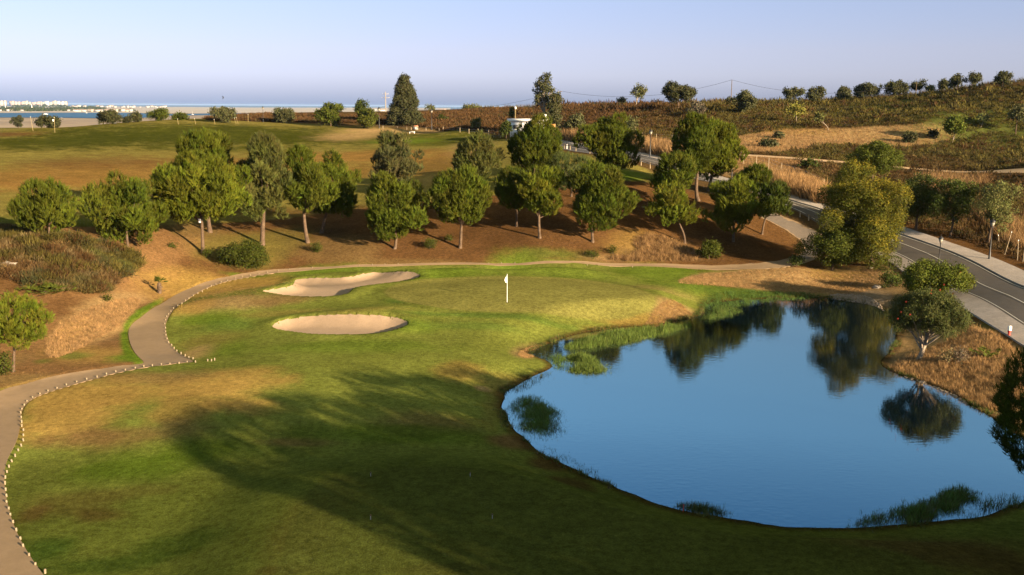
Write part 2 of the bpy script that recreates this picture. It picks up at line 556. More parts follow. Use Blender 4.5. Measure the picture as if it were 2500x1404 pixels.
def ground_colour(x, y):
    p = Paint(x, y, SCRUB)
    D = np.hypot(x, y)
    p.mix(sstep(125, 100, D), SOIL)
    # the course turf: fairway and rough round the green
    p.poly([(-300, 1800), (-300, 940), (0, 950), (250, 900), (356, 886), (312, 812), (350, 770), (440, 712), (560, 672), (720, 654), (1050, 641), (1250, 640), (1500, 644),
            (1700, 652), (1730, 690), (1700, 720), (2000, 722), (2060, 735), (1900, 900), (2500, 1200), (3000, 1300), (3000, 1800)], G_FAIR, .3, .1)
    # upper field
    p.poly([(-400, 550), (0, 545), (200, 560), (420, 548), (600, 540), (850, 515), (1000, 498), (1200, 480), (1400, 450), (1590, 442), (1600, 420), (1560, 404), (1500, 392), (1420, 376), (1300, 345), (1180, 328), (1000, 315),
            (860, 309), (780, 303), (650, 298), (450, 291), (200, 306), (0, 318), (-400, 330)], G_OLIVE * 1.08, .6, .6)
    for u, v, ru, rv, c, k in [
        (560, 326, 620, 30, FIELD_G * 1.1, .95), (150, 345, 280, 28, FIELD_G, .95), (500, 335, 340, 26, FIELD_G, .9), (560, 362, 260, 9, FIELD_G * 1.25, .6), (1080, 345, 160, 20, FIELD_G * 1.5, .85), (860, 330, 90, 17, G_STRAW, .75), (1010, 322, 130, 7, G_STRAW, .7),
        (900, 318, 90, 7, G_STRAW, .8), (200, 425, 330, 56, FIELD_T * .95, .8), (250, 395, 240, 18, SOIL, .5), (520, 420, 140, 18, SOIL * 1.2, .55), (100, 450, 150, 22, FIELD_T * 1.1, .7),
        (900, 382, 260, 18, FIELD_T, .85), (860, 420, 130, 26, FIELD_T * .8, .75), (1050, 405, 130, 40, FIELD_T * .9, .75), (650, 400, 200, 18, FIELD_T, .7), (1150, 355, 60, 22, G_STRAW * .8, .5), (980, 345, 90, 8, G_LUSH * 1.1, .6),
        (1060, 440, 90, 20, G_TAN, .6), (120, 540, 260, 16, G_FAIR * .75, .85), (700, 520, 300, 16, SOIL * .8, .7), (30, 328, 80, 8, SOIL, .8), (400, 470, 90, 20, G_BROWN, .6),
        (1470, 425, 150, 20, G_LUSH, .9), (1120, 460, 160, 30, G_FAIR, .5)]:
        p.blob(u, v, ru, rv, c, k)
    # slope below the pines
    p.poly([(400, 700), (420, 548), (600, 538), (850, 513), (1000, 497), (1200, 480), (1400, 452), (1590, 444), (1700, 470), (1900, 540), (1960, 600), (1930, 640), (1800, 645), (1500, 642), (1050, 641), (720, 654), (560, 672), (480, 695)], SOIL * .95, .5, .3)
    for u, v, ru, rv, c, k in [
        (560, 600, 170, 45, G_OLIVE * .9, .8), (440, 600, 60, 60, SOILP, .7), (480, 560, 100, 24, G_BROWN, .7), (680, 590, 90, 45, G_OLIVE * .85, .7), (600, 640, 120, 24, G_OLIVE, .7), (820, 610, 120, 40, G_BROWN, .7), (960, 640, 200, 12, G_BROWN * 1.1, .6),
        (1310, 622, 135, 20, G_FAIR * .75, .95), (1200, 570, 160, 40, SOIL * .75, .6), (1560, 600, 90, 40, G_TAN * .75, .6), (1640, 615, 110, 26, G_STRAW * .7, .6), (1500, 632, 90, 10, G_STRAW * .7, .6), (1840, 610, 90, 34, SOIL * .62, .7), (1560, 500, 60, 40, SOIL * .55, .8), (1750, 560, 80, 25, SOIL * .75, .6)]:
        p.blob(u, v, ru, rv, c, k)
    # left bank
    p.poly([(-500, 545), (0, 548), (200, 560), (420, 550), (440, 640), (420, 720), (345, 770), (310, 812), (300, 850), (356, 886), (250, 897), (0, 951), (-300, 1000), (-600, 900)], SOILP * .9, .4, .3)
    for u, v, ru, rv, c, k in [
        (100, 610, 300, 70, SCRUB * 1.25, .9), (60, 690, 200, 40, SOIL, .8), (130, 760, 150, 60, SOIL * 1.05, .7), (280, 740, 90, 60, G_STRAW, .9), (340, 690, 60, 36, SOILP * 1.15, .8), (230, 800, 110, 60, G_STRAW * .95, .85), (170, 810, 60, 40, G_TAN, .5), (370, 620, 40, 70, SOILP, .9),
        (230, 865, 170, 24, G_TAN * .85, .7), (180, 868, 50, 12, G_FAIR, .8), (105, 882, 30, 8, G_FAIR * .8, .7), (320, 872, 60, 14, G_LUSH * 1.1, .95), (60, 925, 140, 18, G_BROWN * 1.2, .9), (30, 880, 60, 30, G_BROWN, .7)]:
        p.blob(u, v, ru, rv, c, k)
    p.poly([(400, 720), (365, 742), (325, 765), (302, 790), (292, 830), (298, 870), (330, 888), (352, 886), (330, 862), (316, 842), (312, 812), (320, 790), (350, 768), (395, 738)], G_LUSH * 1.1, .25, .25)
    # dry, lush and shade-darkened patches on the near turf
    for u, v, ru, rv, c, k in [
        (520, 705, 150, 26, G_TAN * .9, .9), (560, 735, 150, 16, G_STRAW * .7, .8), (470, 748, 60, 18, G_TAN, .8), (680, 735, 90, 12, G_BROWN, .8), (500, 780, 90, 16, G_LUSH, .8), (560, 795, 80, 22, G_DARK * 1.5, .6), (500, 840, 90, 32, G_OLIVE * 1.1, .7), (480, 862, 50, 20, G_STRAW * .9, .7), (560, 850, 60, 25, G_LUSH * .9, .6),
        (650, 690, 60, 15, G_TAN * .85, .8), (800, 664, 110, 11, G_LUSH * 1.25, .7), (600, 672, 70, 6, G_LUSH, .8), (1090, 655, 110, 14, G_LUSH, .8), (1330, 655, 160, 13, G_LUSH * .95, .6), (1600, 668, 110, 18, G_LUSH * 1.25, .7), (1240, 652, 70, 5, G_LUSH * 1.6, .6),
        (700, 765, 120, 9, G_OLIVE * 1.2, .7), (900, 760, 130, 14, G_OLIVE * 1.1, .6), (1000, 800, 90, 20, G_LUSH * 1.15, .6), (850, 845, 260, 20, G_LUSH, .6), (760, 880, 200, 12, G_FAIR * 1.05, .5), (1180, 770, 330, 7, G_DARK * 1.35, .7), (1150, 795, 150, 12, G_DARK * 1.5, .5), (970, 735, 50, 8, G_DARK * 1.3, .7),
        (1660, 745, 80, 24, G_STRAW * .85, .95), (1560, 755, 120, 14, G_TAN * .85, .7), (1640, 705, 90, 8, G_STRAW * .7, .5), (1480, 780, 60, 12, G_TAN * .8, .6), (1560, 800, 130, 9, G_FAIR * 1.1, .7), (1350, 830, 70, 12, G_STRAW * .8, .8), (1280, 850, 36, 16, G_STRAW * .75, .8), (1480, 812, 140, 12, G_LUSH, .8), (1250, 920, 90, 36, G_OLIVE * 1.2, .85), (1320, 895, 40, 25, G_FAIR * 1.15, .8), (1120, 905, 70, 24, G_TAN * .75, .6),
        (1180, 935, 22, 7, G_STRAW, .7), (380, 925, 200, 22, G_BROWN * 1.2, .85), (240, 960, 220, 44, G_TAN * .85, .9), (560, 940, 160, 42, G_TAN * .95, .9), (160, 1030, 130, 60, G_TAN * .85, .9), (230, 1070, 170, 34, SOILP * .8, .8), (600, 990, 120, 22, G_TAN * .85, .8), (450, 1000, 120, 34, G_TAN * .75, .7), (420, 1050, 110, 26, G_BROWN, .6), (730, 1000, 120, 20, G_FAIR * .9, .6),
        (120, 1150, 90, 70, G_FAIR * .75, .8), (330, 1140, 160, 40, G_LUSH * .85, .85), (170, 1230, 130, 40, G_OLIVE * .8, .8), (240, 1260, 80, 22, SOIL * .8, .6), (330, 1200, 100, 18, G_OLIVE * .9, .5), (120, 1340, 100, 50, G_DARK * 1.1, .85), (250, 1380, 150, 30, G_DARK, .7), (420, 1330, 120, 40, G_DARK * 1.1, .6), (80, 1255, 40, 26, SOIL, .6),
        (730, 1080, 130, 12, G_BROWN * .9, .7), (1030, 1030, 150, 34, G_BROWN * .8, .6), (960, 1060, 260, 30, G_LUSH * .8, .7), (500, 1100, 160, 30, G_LUSH * .8, .7), (1250, 1070, 60, 22, SOILP * .8, .85), (1340, 1120, 60, 18, SOIL, .8), (1400, 1160, 60, 14, SOIL * .9, .7), (1200, 990, 30, 60, G_OLIVE * .8, .6), (1100, 1390, 160, 16, SOIL * .8, .6), (700, 1395, 150, 22, SOIL * .7, .6), (760, 1270, 90, 120, G_OLIVE * .9, .5),
        (2300, 1340, 300, 60, G_BROWN * .65, .8), (1900, 1330, 160, 30, G_FAIR * .7, .6)]:  # the large brown patch deepens the shaded right corner by colour
        p.blob(u, v, ru, rv, c, k)
    # pond surroundings on the right
    p.poly([(1700, 665), (1800, 655), (1930, 652), (2080, 655), (2160, 640), (2210, 660), (2250, 740), (2330, 770), (2500, 850), (2800, 1000), (2700, 1200), (2500, 1080), (2400, 1000), (2200, 912), (2150, 895), (2150, 750), (2060, 735), (2000, 724), (1800, 700), (1650, 690)], G_STRAW * .72, .5, .5)
    for u, v, ru, rv, c, k in [
        (1900, 680, 180, 16, G_STRAW * .9, .8), (2050, 670, 120, 18, G_TAN * .8, .8), (1700, 700, 120, 16, G_LUSH * 1.1, .6), (1850, 716, 190, 11, G_DARK * 1.2, .9), (2120, 725, 90, 22, STONE * .7, .8), (2060, 700, 60, 16, SOIL * .9, .6), (1690, 660, 120, 7, G_LUSH, .7), (1870, 735, 90, 5, SOIL, .9),
        (2230, 905, 90, 20, STONE * .65, .8), (2340, 955, 90, 24, STONE * .6, .8), (2300, 900, 120, 22, SOIL, .6), (2350, 840, 110, 34, G_STRAW * 1.05, .8), (2440, 900, 60, 30, G_STRAW * .9, .7), (2420, 800, 40, 20, G_FAIR * .8, .5)]:
        p.blob(u, v, ru, rv, c, k)
    # margin of the pond: wet mud
    d = sdist(x, y, POND)
    p.mix(.75 * sstep(.7, .1, d + .3 * p.w2) * (d < 3), SOIL * .55)
    p.mix(1.0 * (d < 0), SOIL * .35)
    # hillside right: dry field, track, verge
    p.poly([(1780, 330), (1900, 318), (2080, 312), (2200, 305), (2320, 308), (2330, 330), (2290, 350), (2160, 360), (2080, 352), (2000, 350), (1900, 372), (1800, 372), (1720, 350)], G_STRAW * .95, 1.5, 2.0)
    p.poly([(1600, 330), (1720, 338), (1800, 372), (1900, 385), (1960, 380), (2060, 402), (2060, 420), (1990, 470), (1930, 480), (1880, 470), (1800, 440), (1700, 405), (1600, 375), (1500, 355)], SOILP * .9, 1.0, 1.2)
    p.poly([(1600, 335), (1800, 372), (1960, 425), (1990, 470), (1950, 490), (1860, 462), (1760, 420), (1650, 380), (1560, 360)], G_STRAW * .75, .8, .8, .8)
    p.poly([(2150, 540), (2300, 585), (2420, 620), (2560, 690), (2600, 660), (2480, 610), (2300, 560), (2160, 520)], SOIL * .9, .6, .5)
    p.blob(2300, 455, 160, 26, SOILP * .8, .6)
    for (u, v, ru, rv, c, k) in [(1900, 320, 160, 10, G_TAN * .9, .6), (1700, 300, 300, 20, SCRUB * 1.1, .6), (2200, 270, 400, 40, G_DARK * 1.05, .6)]:
        p.blob(u, v, ru, rv, c, k)
    # fine natural variation of the sward itself
    c = p.c * (1 + .16 * p.w2 + .12 * p.w3)[..., None] * (1 + .10 * p.w1)[..., None]
    # green and tee: closer mown, even
    g = sdist(x, y, GREEN)
    w = sstep(.25, -.25, g)[..., None]
    c = c * (1 - w) + w * (G_GREEN * (1 + .05 * p.w1 + .04 * fbm(x * .25, y, .9, 3, 8))[..., None])
    fr = (np.abs(g - .5) < .6)
    c[fr] *= .86
    t = sdist(x, y, TEE)
    w = sstep(.1, -.3, t + .25)[..., None] * .75
    c = c * (1 - w) + w * (np.array((.088, .096, .022)) * (1 + .10 * p.w1 + .08 * p.w2)[..., None])
    # foreground dimming put into the turf colour, stronger towards the camera
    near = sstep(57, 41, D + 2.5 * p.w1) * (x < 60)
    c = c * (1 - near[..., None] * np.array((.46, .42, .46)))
    c = c * (1 + .22 * (sstep(40, 48, D) * sstep(62, 54, D))[..., None])  # band behind it lightened in colour to lift the shaded turf
    return np.clip(c, .004, .6)


m, nt, b = mat('turf_and_soil', 1.0, 0.0)
a = nn(nt, 'ShaderNodeAttribute', attribute_name='Col')
n1 = noise_node(nt, 3.2, 6, .65); n2 = noise_node(nt, 14.0, 5, .7); n3 = noise_node(nt, .35, 5, .6)
c = mul_by(nt, a.outputs['Color'], [(n1, .66, 1.34), (n2, .58, 1.42), (n3, .85, 1.15)])
nt.links.new(c, b.inputs['Base Color'])
bp = nn(nt, 'ShaderNodeBump'); bp.inputs['Strength'].default_value = .55; bp.inputs['Distance'].default_value = .09
ad = nn(nt, 'ShaderNodeMath', operation='ADD'); nt.links.new(n1, ad.inputs[0]); nt.links.new(n2, ad.inputs[1])
nt.links.new(ad.outputs[0], bp.inputs['Height']); nt.links.new(bp.outputs['Normal'], b.inputs['Normal'])
M_GROUND = m

na, nd = GX.shape
gv = np.stack([GX, GY, GH], -1).reshape(-1, 3)
ii = np.arange(na - 1)[:, None] * nd + np.arange(nd - 1)[None]
ff = np.stack([ii, ii + nd, ii + nd + 1, ii + 1], -1).reshape(-1, 4)
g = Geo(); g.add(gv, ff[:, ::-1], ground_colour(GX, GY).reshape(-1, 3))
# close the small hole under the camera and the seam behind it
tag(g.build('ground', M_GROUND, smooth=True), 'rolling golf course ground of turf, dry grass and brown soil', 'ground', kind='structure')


# ------------------------------------------------------------------ sheets laid on the ground
def drape(name, poly, material, off=.03, step=.5, skirt=0, label=None, colour=None, rise=None):
    poly = np.asarray(poly, float)
    lo = poly.min(0); hi = poly.max(0)
    gx, gy = np.meshgrid(np.arange(lo[0], hi[0], step), np.arange(lo[1], hi[1], step))
    gx = gx.ravel() + rng.uniform(-.15, .15, gx.size) * step; gy = gy.ravel() + rng.uniform(-.15, .15, gy.size) * step
    ins = sdist(gx, gy, poly) < -step * .45
    pts = np.vstack([poly, np.stack([gx[ins], gy[ins]], -1)])
    n = len(poly)
    vv, ee, fc, *_ = geometry.delaunay_2d_cdt([Vector(p) for p in pts], [(i, (i + 1) % n) for i in range(n)], [], 1, 1e-5)
    v = np.array([(p.x, p.y) for p in vv]); f = np.array([t for t in fc if len(t) == 3], int)
    z = hq(v[:, 0], v[:, 1]) + off
    if rise is not None:
        z = z + rise(v[:, 0], v[:, 1])
    col = colour(v[:, 0], v[:, 1]) if colour else (1, 1, 1)
    v3 = np.column_stack([v, z])
    a_, b_, c_ = v[f[:, 0]], v[f[:, 1]], v[f[:, 2]]
    fl = ((b_[:, 0] - a_[:, 0]) * (c_[:, 1] - a_[:, 1]) - (b_[:, 1] - a_[:, 1]) * (c_[:, 0] - a_[:, 0])) < 0
    f[fl] = f[fl][:, ::-1]
    g = Geo(); g.add(v3, f, col)
    if skirt:
        zb = hq(poly[:, 0], poly[:, 1]) + off
        top = np.column_stack([poly, zb]); bot = np.column_stack([poly, zb - skirt])
        k = np.arange(n); k2 = (k + 1) % n
        cc = np.vstack([np.broadcast_to(np.asarray(col), (len(v), 3))[:1]] * (2 * n)) if colour else (1, 1, 1)
        g.add(np.vstack([top, bot]), np.stack([k, k2, k2 + n, k + n], -1), cc)
    return tag(g.build(name, material, smooth=not skirt), label, name.replace('_', ' '), kind='structure')


def speckled(name, col, scales, lo, hi, rough=.9, bump=.3, stretch=None, spec=.2):
    m, nt, b = mat(name, rough, spec)
    f = [(noise_node(nt, s, 5, .65, stretch if i == 0 else None), lo, hi) for i, s in enumerate(scales)]
    nt.links.new(mul_by(nt, col, f), b.inputs['Base Color'])
    if bump:
        bp = nn(nt, 'ShaderNodeBump'); bp.inputs['Strength'].default_value = bump; bp.inputs['Distance'].default_value = .05
        nt.links.new(f[-1][0], bp.inputs['Height']); nt.links.new(bp.outputs['Normal'], b.inputs['Normal'])
    return m


M_SAND = speckled('bunker_sand', (.285, .205, .138), (.8, 6, 22), .93, 1.07, .95, .5)
M_PATH = speckled('path_tarmac', (.205, .142, .083), (.5, 2.5, 25), .92, 1.08, .9, .2)
M_ROAD = speckled('road_asphalt', (.075, .064, .055), (.35, 2.0, 30), .9, 1.1, .85, .2)
drape('bunker_sand', BUNK1, M_SAND, .035, .3, label='pale sand of the long bunker left of the green')
drape('bunker_sand', BUNK2, M_SAND, .035, .3, label='pale sand of the oval bunker nearer the camera')
drape('path', PATH, M_PATH, .03, .45, skirt=.08, label='tan tarmac cart path curving round the green')

RAMP = poly_at([(1862, 508), (1905, 526), (1953, 547), (2002, 568), (2028, 592), (2005, 618), (1966, 634), (1940, 632), (1966, 612), (1964, 590), (1931, 566), (1891, 543), (1850, 525)], 2)  # sheet over the path's climb: greyer tarmac with tree shade painted in
drape('path', RAMP, speckled('shaded_tarmac', (.120, .098, .080), (.5, 2.5, 25), .9, 1.1, .9, .2), .045, .6, label='greyer tarmac sheet on the cart path ramp, tree shade in its colour')

# road, its pavements and its painted lines
RL = [(3000, 1085), (2640, 880), (2500, 802), (2360, 717), (2245, 646), (2162, 605), (2080, 571), (2000, 545), (1930, 515), (1860, 481), (1780, 455), (1700, 433), (1640, 417), (1580, 402), (1545, 394), (1450, 378), (1380, 364), (1330, 356)]
RR = [(3000, 950), (2640, 770), (2500, 703), (2415, 650), (2294, 600), (2245, 583), (2150, 553), (2060, 527), (2000, 511), (1935, 495), (1880, 478), (1800, 452), (1720, 427), (1650, 405), (1600, 391), (1545, 378), (1450, 362), (1415, 355), (1380, 349), (1330, 342)]
RC = [(3000, 1014), (2640, 822), (2500, 747), (2342, 654), (2289, 627), (2235, 603), (2160, 572), (2080, 546), (2000, 525), (1935, 504), (1870, 479), (1790, 453), (1710, 430), (1640, 410), (1545, 386), (1450, 369), (1380, 356)]
PRO = [(3000, 880), (2640, 718), (2500, 659), (2415, 624), (2318, 589), (2248, 568), (2160, 541), (2060, 513), (2004, 499), (1913, 477), (1850, 456), (1780, 435), (1700, 411), (1640, 393), (1600, 382), (1545, 371), (1450, 356), (1415, 350), (1380, 344), (1330, 337)]
PLO = [(3000, 1150), (2640, 930), (2520, 857), (2487, 838), (2366, 770), (2323, 738), (2216, 664), (2152, 626), (2110, 606)]


def line_at(px, n=2):
    x, y, _ = at(*np.array(px, float).T)
    p = resample(chaikin(np.stack([x, y], -1), n, closed=False), 1.0, False)
    for _ in range(60):
        p[1:-1] = p[1:-1] * .5 + .25 * (p[:-2] + p[2:])
    return p


lL, lR, lC, lPR, lPL = (line_at(p, 3) for p in (RL, RR, RC, PRO, PLO))


def offset_line(l, d):
    t = np.gradient(l, axis=0); t /= np.linalg.norm(t, axis=1)[:, None]
    return l + d * np.stack([-t[:, 1], t[:, 0]], -1)


def band(l, d0, d1):
    return np.vstack([offset_line(l, d0), offset_line(l, d1)[::-1]])


side = np.sign(np.cross(lL[20] - lL[0], lR[10] - lL[0]))   # which side of the left edge the road lies
drape('road', resample(np.vstack([lL, lR[::-1]]), .6), M_ROAD, .03, .6, label='grey asphalt road running uphill beside the pond')
M_PAVE = speckled('pavement_stone', (.27, .235, .21), (.6, 5, 30), .85, 1.15, .9, .3)
M_KERB = speckled('kerb_stone', (.42, .40, .37), (2, 20), .9, 1.1, .9, .2)
M_PAINT = speckled('road_paint', (.46, .44, .40), (4, 30), .88, 1.1, .7, 0)
drape('pavement', resample(np.vstack([offset_line(lR, side * -.16 if False else 0), lPR[::-1]]), .5), M_PAVE, .14, .6, skirt=.3, label='pale stone pavement along the far side of the road')
NL = int(np.argmin(np.abs(lL[:, 1] - lPL[-1, 1])))
_l = lL[:NL]
drape('pavement', resample(np.vstack([_l, lPL[::-1]]), .5), M_PAVE, .13, .6, skirt=.3, label='pale stone pavement between the pond bank and the road')
for l, d0, d1, nm in ((lC, -.04, .04, 'white centre line painted on the road'), (lL, side * .28, side * .35, 'white edge line on the pond side of the road'), (lR, -side * .35, -side * .28, 'white edge line on the hill side of the road')):
    drape('road_marking', resample(band(l, d0, d1), .5), M_PAINT, .065, .4, label=nm)
# dirt track over the hillside
M_DIRT = speckled('track_dirt', (.33, .225, .125), (.4, 3), .85, 1.15, .95, .3)
tr = line_at([(1640, 372), (1740, 379), (1800, 377), (1900, 383), (2000, 393), (2110, 402), (2200, 409), (2300, 414), (2400, 419), (2500, 425), (2640, 434)], 3)
drape('path', resample(band(tr, -1.3, 1.3), 1.0), M_DIRT, .05, 1.0, label='pale dirt track crossing the scrub hillside')

# ------------------------------------------------------------------ pond, lagoon, sea, coast
def water(name, col, nscale, strength, rough=.02, ior=1.45, stretch=(1, 1, 1), dist=.1):
    m, nt, b = mat(name, rough, .5)
    b.inputs['IOR'].default_value = ior
    b.inputs['Base Color'].default_value = (*col, 1)
    n = noise_node(nt, nscale, 3, .5, stretch)
    n2 = noise_node(nt, nscale * .17, 2, .5)
    mu = nn(nt, 'ShaderNodeMath', operation='MULTIPLY'); nt.links.new(n, mu.inputs[0]); nt.links.new(n2, mu.inputs[1])
    bp = nn(nt, 'ShaderNodeBump'); bp.inputs['Strength'].default_value = strength; bp.inputs['Distance'].default_value = dist
    nt.links.new(mu.outputs[0], bp.inputs['Height']); nt.links.new(bp.outputs['Normal'], b.inputs['Normal'])
    return m


M_POND = water('pond_water', (.002, .006, .010), 2.2, .055, .01, 3.2, (1, 2.2, 1))
pe = POND.copy(); c0 = pe.mean(0)
nrm = np.gradient(pe, axis=0); nrm = np.stack([nrm[:, 1], -nrm[:, 0]], -1); nrm /= np.linalg.norm(nrm, axis=1)[:, None]
sgn = np.sign(((pe - c0) * nrm).sum())
pe = resample(pe + sgn * .5 * nrm, 1.0)
vv, ee, fc, *_ = geometry.delaunay_2d_cdt([Vector(p) for p in pe], [(i, (i + 1) % len(pe)) for i in range(len(pe))], [], 1, 1e-5)
g = Geo(); g.add([(p.x, p.y, POND_Z) for p in vv], [t if (vv[t[1]] - vv[t[0]]).cross(vv[t[2]] - vv[t[0]]) > 0 else t[::-1] for t in fc])
tag(g.build('pond', M_POND), 'still blue pond reflecting the sky and trees', 'pond', kind='structure')

PLAIN_Z = -20.0


def far_quad(name, pts, z, material, label, cat):
    g = Geo(); n = len(pts)
    vv, ee, fc, *_ = geometry.delaunay_2d_cdt([Vector(p) for p in pts], [(i, (i + 1) % n) for i in range(n)], [], 1, 1e-3)
    g.add([(p.x, p.y, z) for p in vv], [t if (vv[t[1]] - vv[t[0]]).cross(vv[t[2]] - vv[t[0]]) > 0 else t[::-1] for t in fc])
    return tag(g.build(name, material), label, cat, kind='structure')


def flat(px, z):
    x, y = on_z(*np.array(px, float).T, z)
    return np.stack([x, y], -1)


M_SEA = speckled('sea_water', (.085, .15, .26), [.0006, .004], .92, 1.08, 1.0, 0, None, 0)
M_LAG = speckled('lagoon_water', (.05, .12, .24), [.004, .02], .92, 1.08, 1.0, 0, None, 0)
M_PLAIN = speckled('marsh_plain', (.25, .185, .115), (.004, .03), .75, 1.25, .95, 0, (1, .25, 1))
M_FLAT = speckled('mud_flat', (.36, .31, .25), (.003, .02), .85, 1.15, .95, 0, (1, .2, 1))
far_quad('sea', [(-90000, 300), (90000, 300), (90000, 110000), (-90000, 110000)], PLAIN_Z - 1.5, M_SEA, 'blue sea reaching the horizon', 'sea')
y1 = 10500
far_quad('coastal_plain', [(-9000, 500), (9000, 500), (9000, y1), (3000, y1), (500, y1 * 1.03), (-1500, y1 * .98), (-3200, y1), (-9000, y1)], PLAIN_Z, M_PLAIN, 'flat brown salt marsh between the course and the sea', 'plain')
lag = flat([(-400, 276), (0, 276.5), (120, 276), (260, 275.5), (350, 277), (420, 279), (520, 277.5), (620, 277), (640, 280), (520, 281.5), (400, 283), (340, 289), (240, 289.5), (150, 288), (60, 287.5), (-400, 287)], PLAIN_Z)
far_quad('lagoon', lag, PLAIN_Z + .8, M_LAG, 'blue tidal lagoon in front of the white town', 'lagoon')
bar = flat([(-500, 275.5), (0, 275.5), (150, 275), (350, 276), (480, 277), (650, 276), (900, 275), (1100, 276), (1100, 263.5), (900, 263), (600, 262.5), (300, 260), (0, 259), (-500, 257)], PLAIN_Z)
far_quad('mud_flat', bar, PLAIN_Z + .5, M_FLAT, 'pale sand and mud bank beyond the lagoon', 'mud flat')

# ------------------------------------------------------------------ light
SUN_EL = R(14.0)
sdir = Vector((.73, -.68, 0)).normalized()
sun_vec = Vector((sdir.x * math.cos(SUN_EL), sdir.y * math.cos(SUN_EL), math.sin(SUN_EL)))
sl = bpy.data.lights.new('sun', 'SUN'); so = bpy.data.objects.new('sun', sl); COL.objects.link(so)
sl.energy = 5.0; sl.angle = R(.53); sl.color = (1.0, .77, .49)
so.rotation_euler = (-sun_vec).to_track_quat('-Z', 'Y').to_euler()
so.location = (60, -60, 60)
w = bpy.data.worlds.new('World'); SC.world = w; w.use_nodes = True
nt = w.node_tree
sky = nn(nt, 'ShaderNodeTexSky', sky_type='NISHITA')
sky.sun_disc = False; sky.sun_elevation = SUN_EL
sky.sun_rotation = math.atan2(sdir.x, sdir.y)
sky.altitude = 0; sky.air_density = .7; sky.dust_density = .3; sky.ozone_density = 4.0
bg = nt.nodes['Background']; bg.inputs['Strength'].default_value = .050
# sky tint: lavender low down, blue higher up, overhead warmth added to fill shade
tc = nn(nt, 'ShaderNodeTexCoord'); sx = nn(nt, 'ShaderNodeSeparateXYZ'); rp = nn(nt, 'ShaderNodeValToRGB')
nt.links.new(tc.outputs['Generated'], sx.inputs[0]); nt.links.new(sx.outputs['Z'], rp.inputs['Fac'])
e = rp.color_ramp.elements
e[0].position = 0.0; e[0].color = (.45, .44, .66, 1)
e[1].position = 1.0; e[1].color = (8.0, 3.0, .70, 1)
for ps, cl in ((.03, (.99, .69, .75)), (.055, (1.22, .77, .74)), (.10, (1.43, .90, .80)), (.17, (1.75, 1.35, 1.0)), (.31, (2.5, 2.65, 2.05)), (.40, (1.25, 1.75, 1.65)), (.56, (4.0, 2.0, .55))):
    x_ = e.new(ps); x_.color = (*cl, 1)
mx = nn(nt, 'ShaderNodeVectorMath', operation='MULTIPLY')
nt.links.new(sky.outputs['Color'], mx.inputs[0]); nt.links.new(rp.outputs['Color'], mx.inputs[1])
nt.links.new(mx.outputs['Vector'], bg.inputs['Color'])
SC.view_settings.view_transform = 'Standard'; SC.view_settings.look = 'None'
SC.view_settings.gamma = 1; SC.view_settings.exposure = 2.0
SC.cycles.max_bounces = 5; SC.cycles.diffuse_bounces = 2; SC.cycles.glossy_bounces = 2; SC.cycles.transmission_bounces = 3
SC.cycles.use_denoising = True
# ------------------------------------------------------------------ plant building
def unit(a):
    return a / (np.linalg.norm(a, axis=-1, keepdims=True) + 1e-9)


def rdirs(n, rg):
    return unit(rg.normal(size=(n, 3)))


def blades(geo, p, d, ln, wd, col, rg):
    """thin pointed blades from p along d"""
    n = len(p)
    side = unit(np.cross(d, rdirs(n, rg)))
    ln = np.broadcast_to(ln, (n,))[:, None]; wd = np.broadcast_to(wd, (n,))[:, None]
    a = p - side * wd / 2; b = p + side * wd / 2; t = p + d * ln
    v = np.stack([a, b, t], 1).reshape(-1, 3)
    col = np.broadcast_to(col, (n, 3))
    geo.add(v, np.arange(n * 3).reshape(-1, 3), np.repeat(col, 3, 0))


def leaves(geo, p, nrm, ln, wd, col, rg, droop=.0):
    """flat diamond leaves at p facing nrm"""
    n = len(p)
    ax = np.cross(nrm, rdirs(n, rg)); ax[:, 2] -= droop; ax = unit(ax)
    sd = unit(np.cross(nrm, ax))
    ln = np.broadcast_to(ln, (n,))[:, None]; wd = np.broadcast_to(wd, (n,))[:, None]
    v = np.stack([p, p + ax * ln * .45 + sd * wd / 2, p + ax * ln, p + ax * ln * .45 - sd * wd / 2], 1).reshape(-1, 3)
    col = np.broadcast_to(col, (n, 3))
    geo.add(v, np.arange(n * 4).reshape(-1, 4), np.repeat(col, 4, 0))


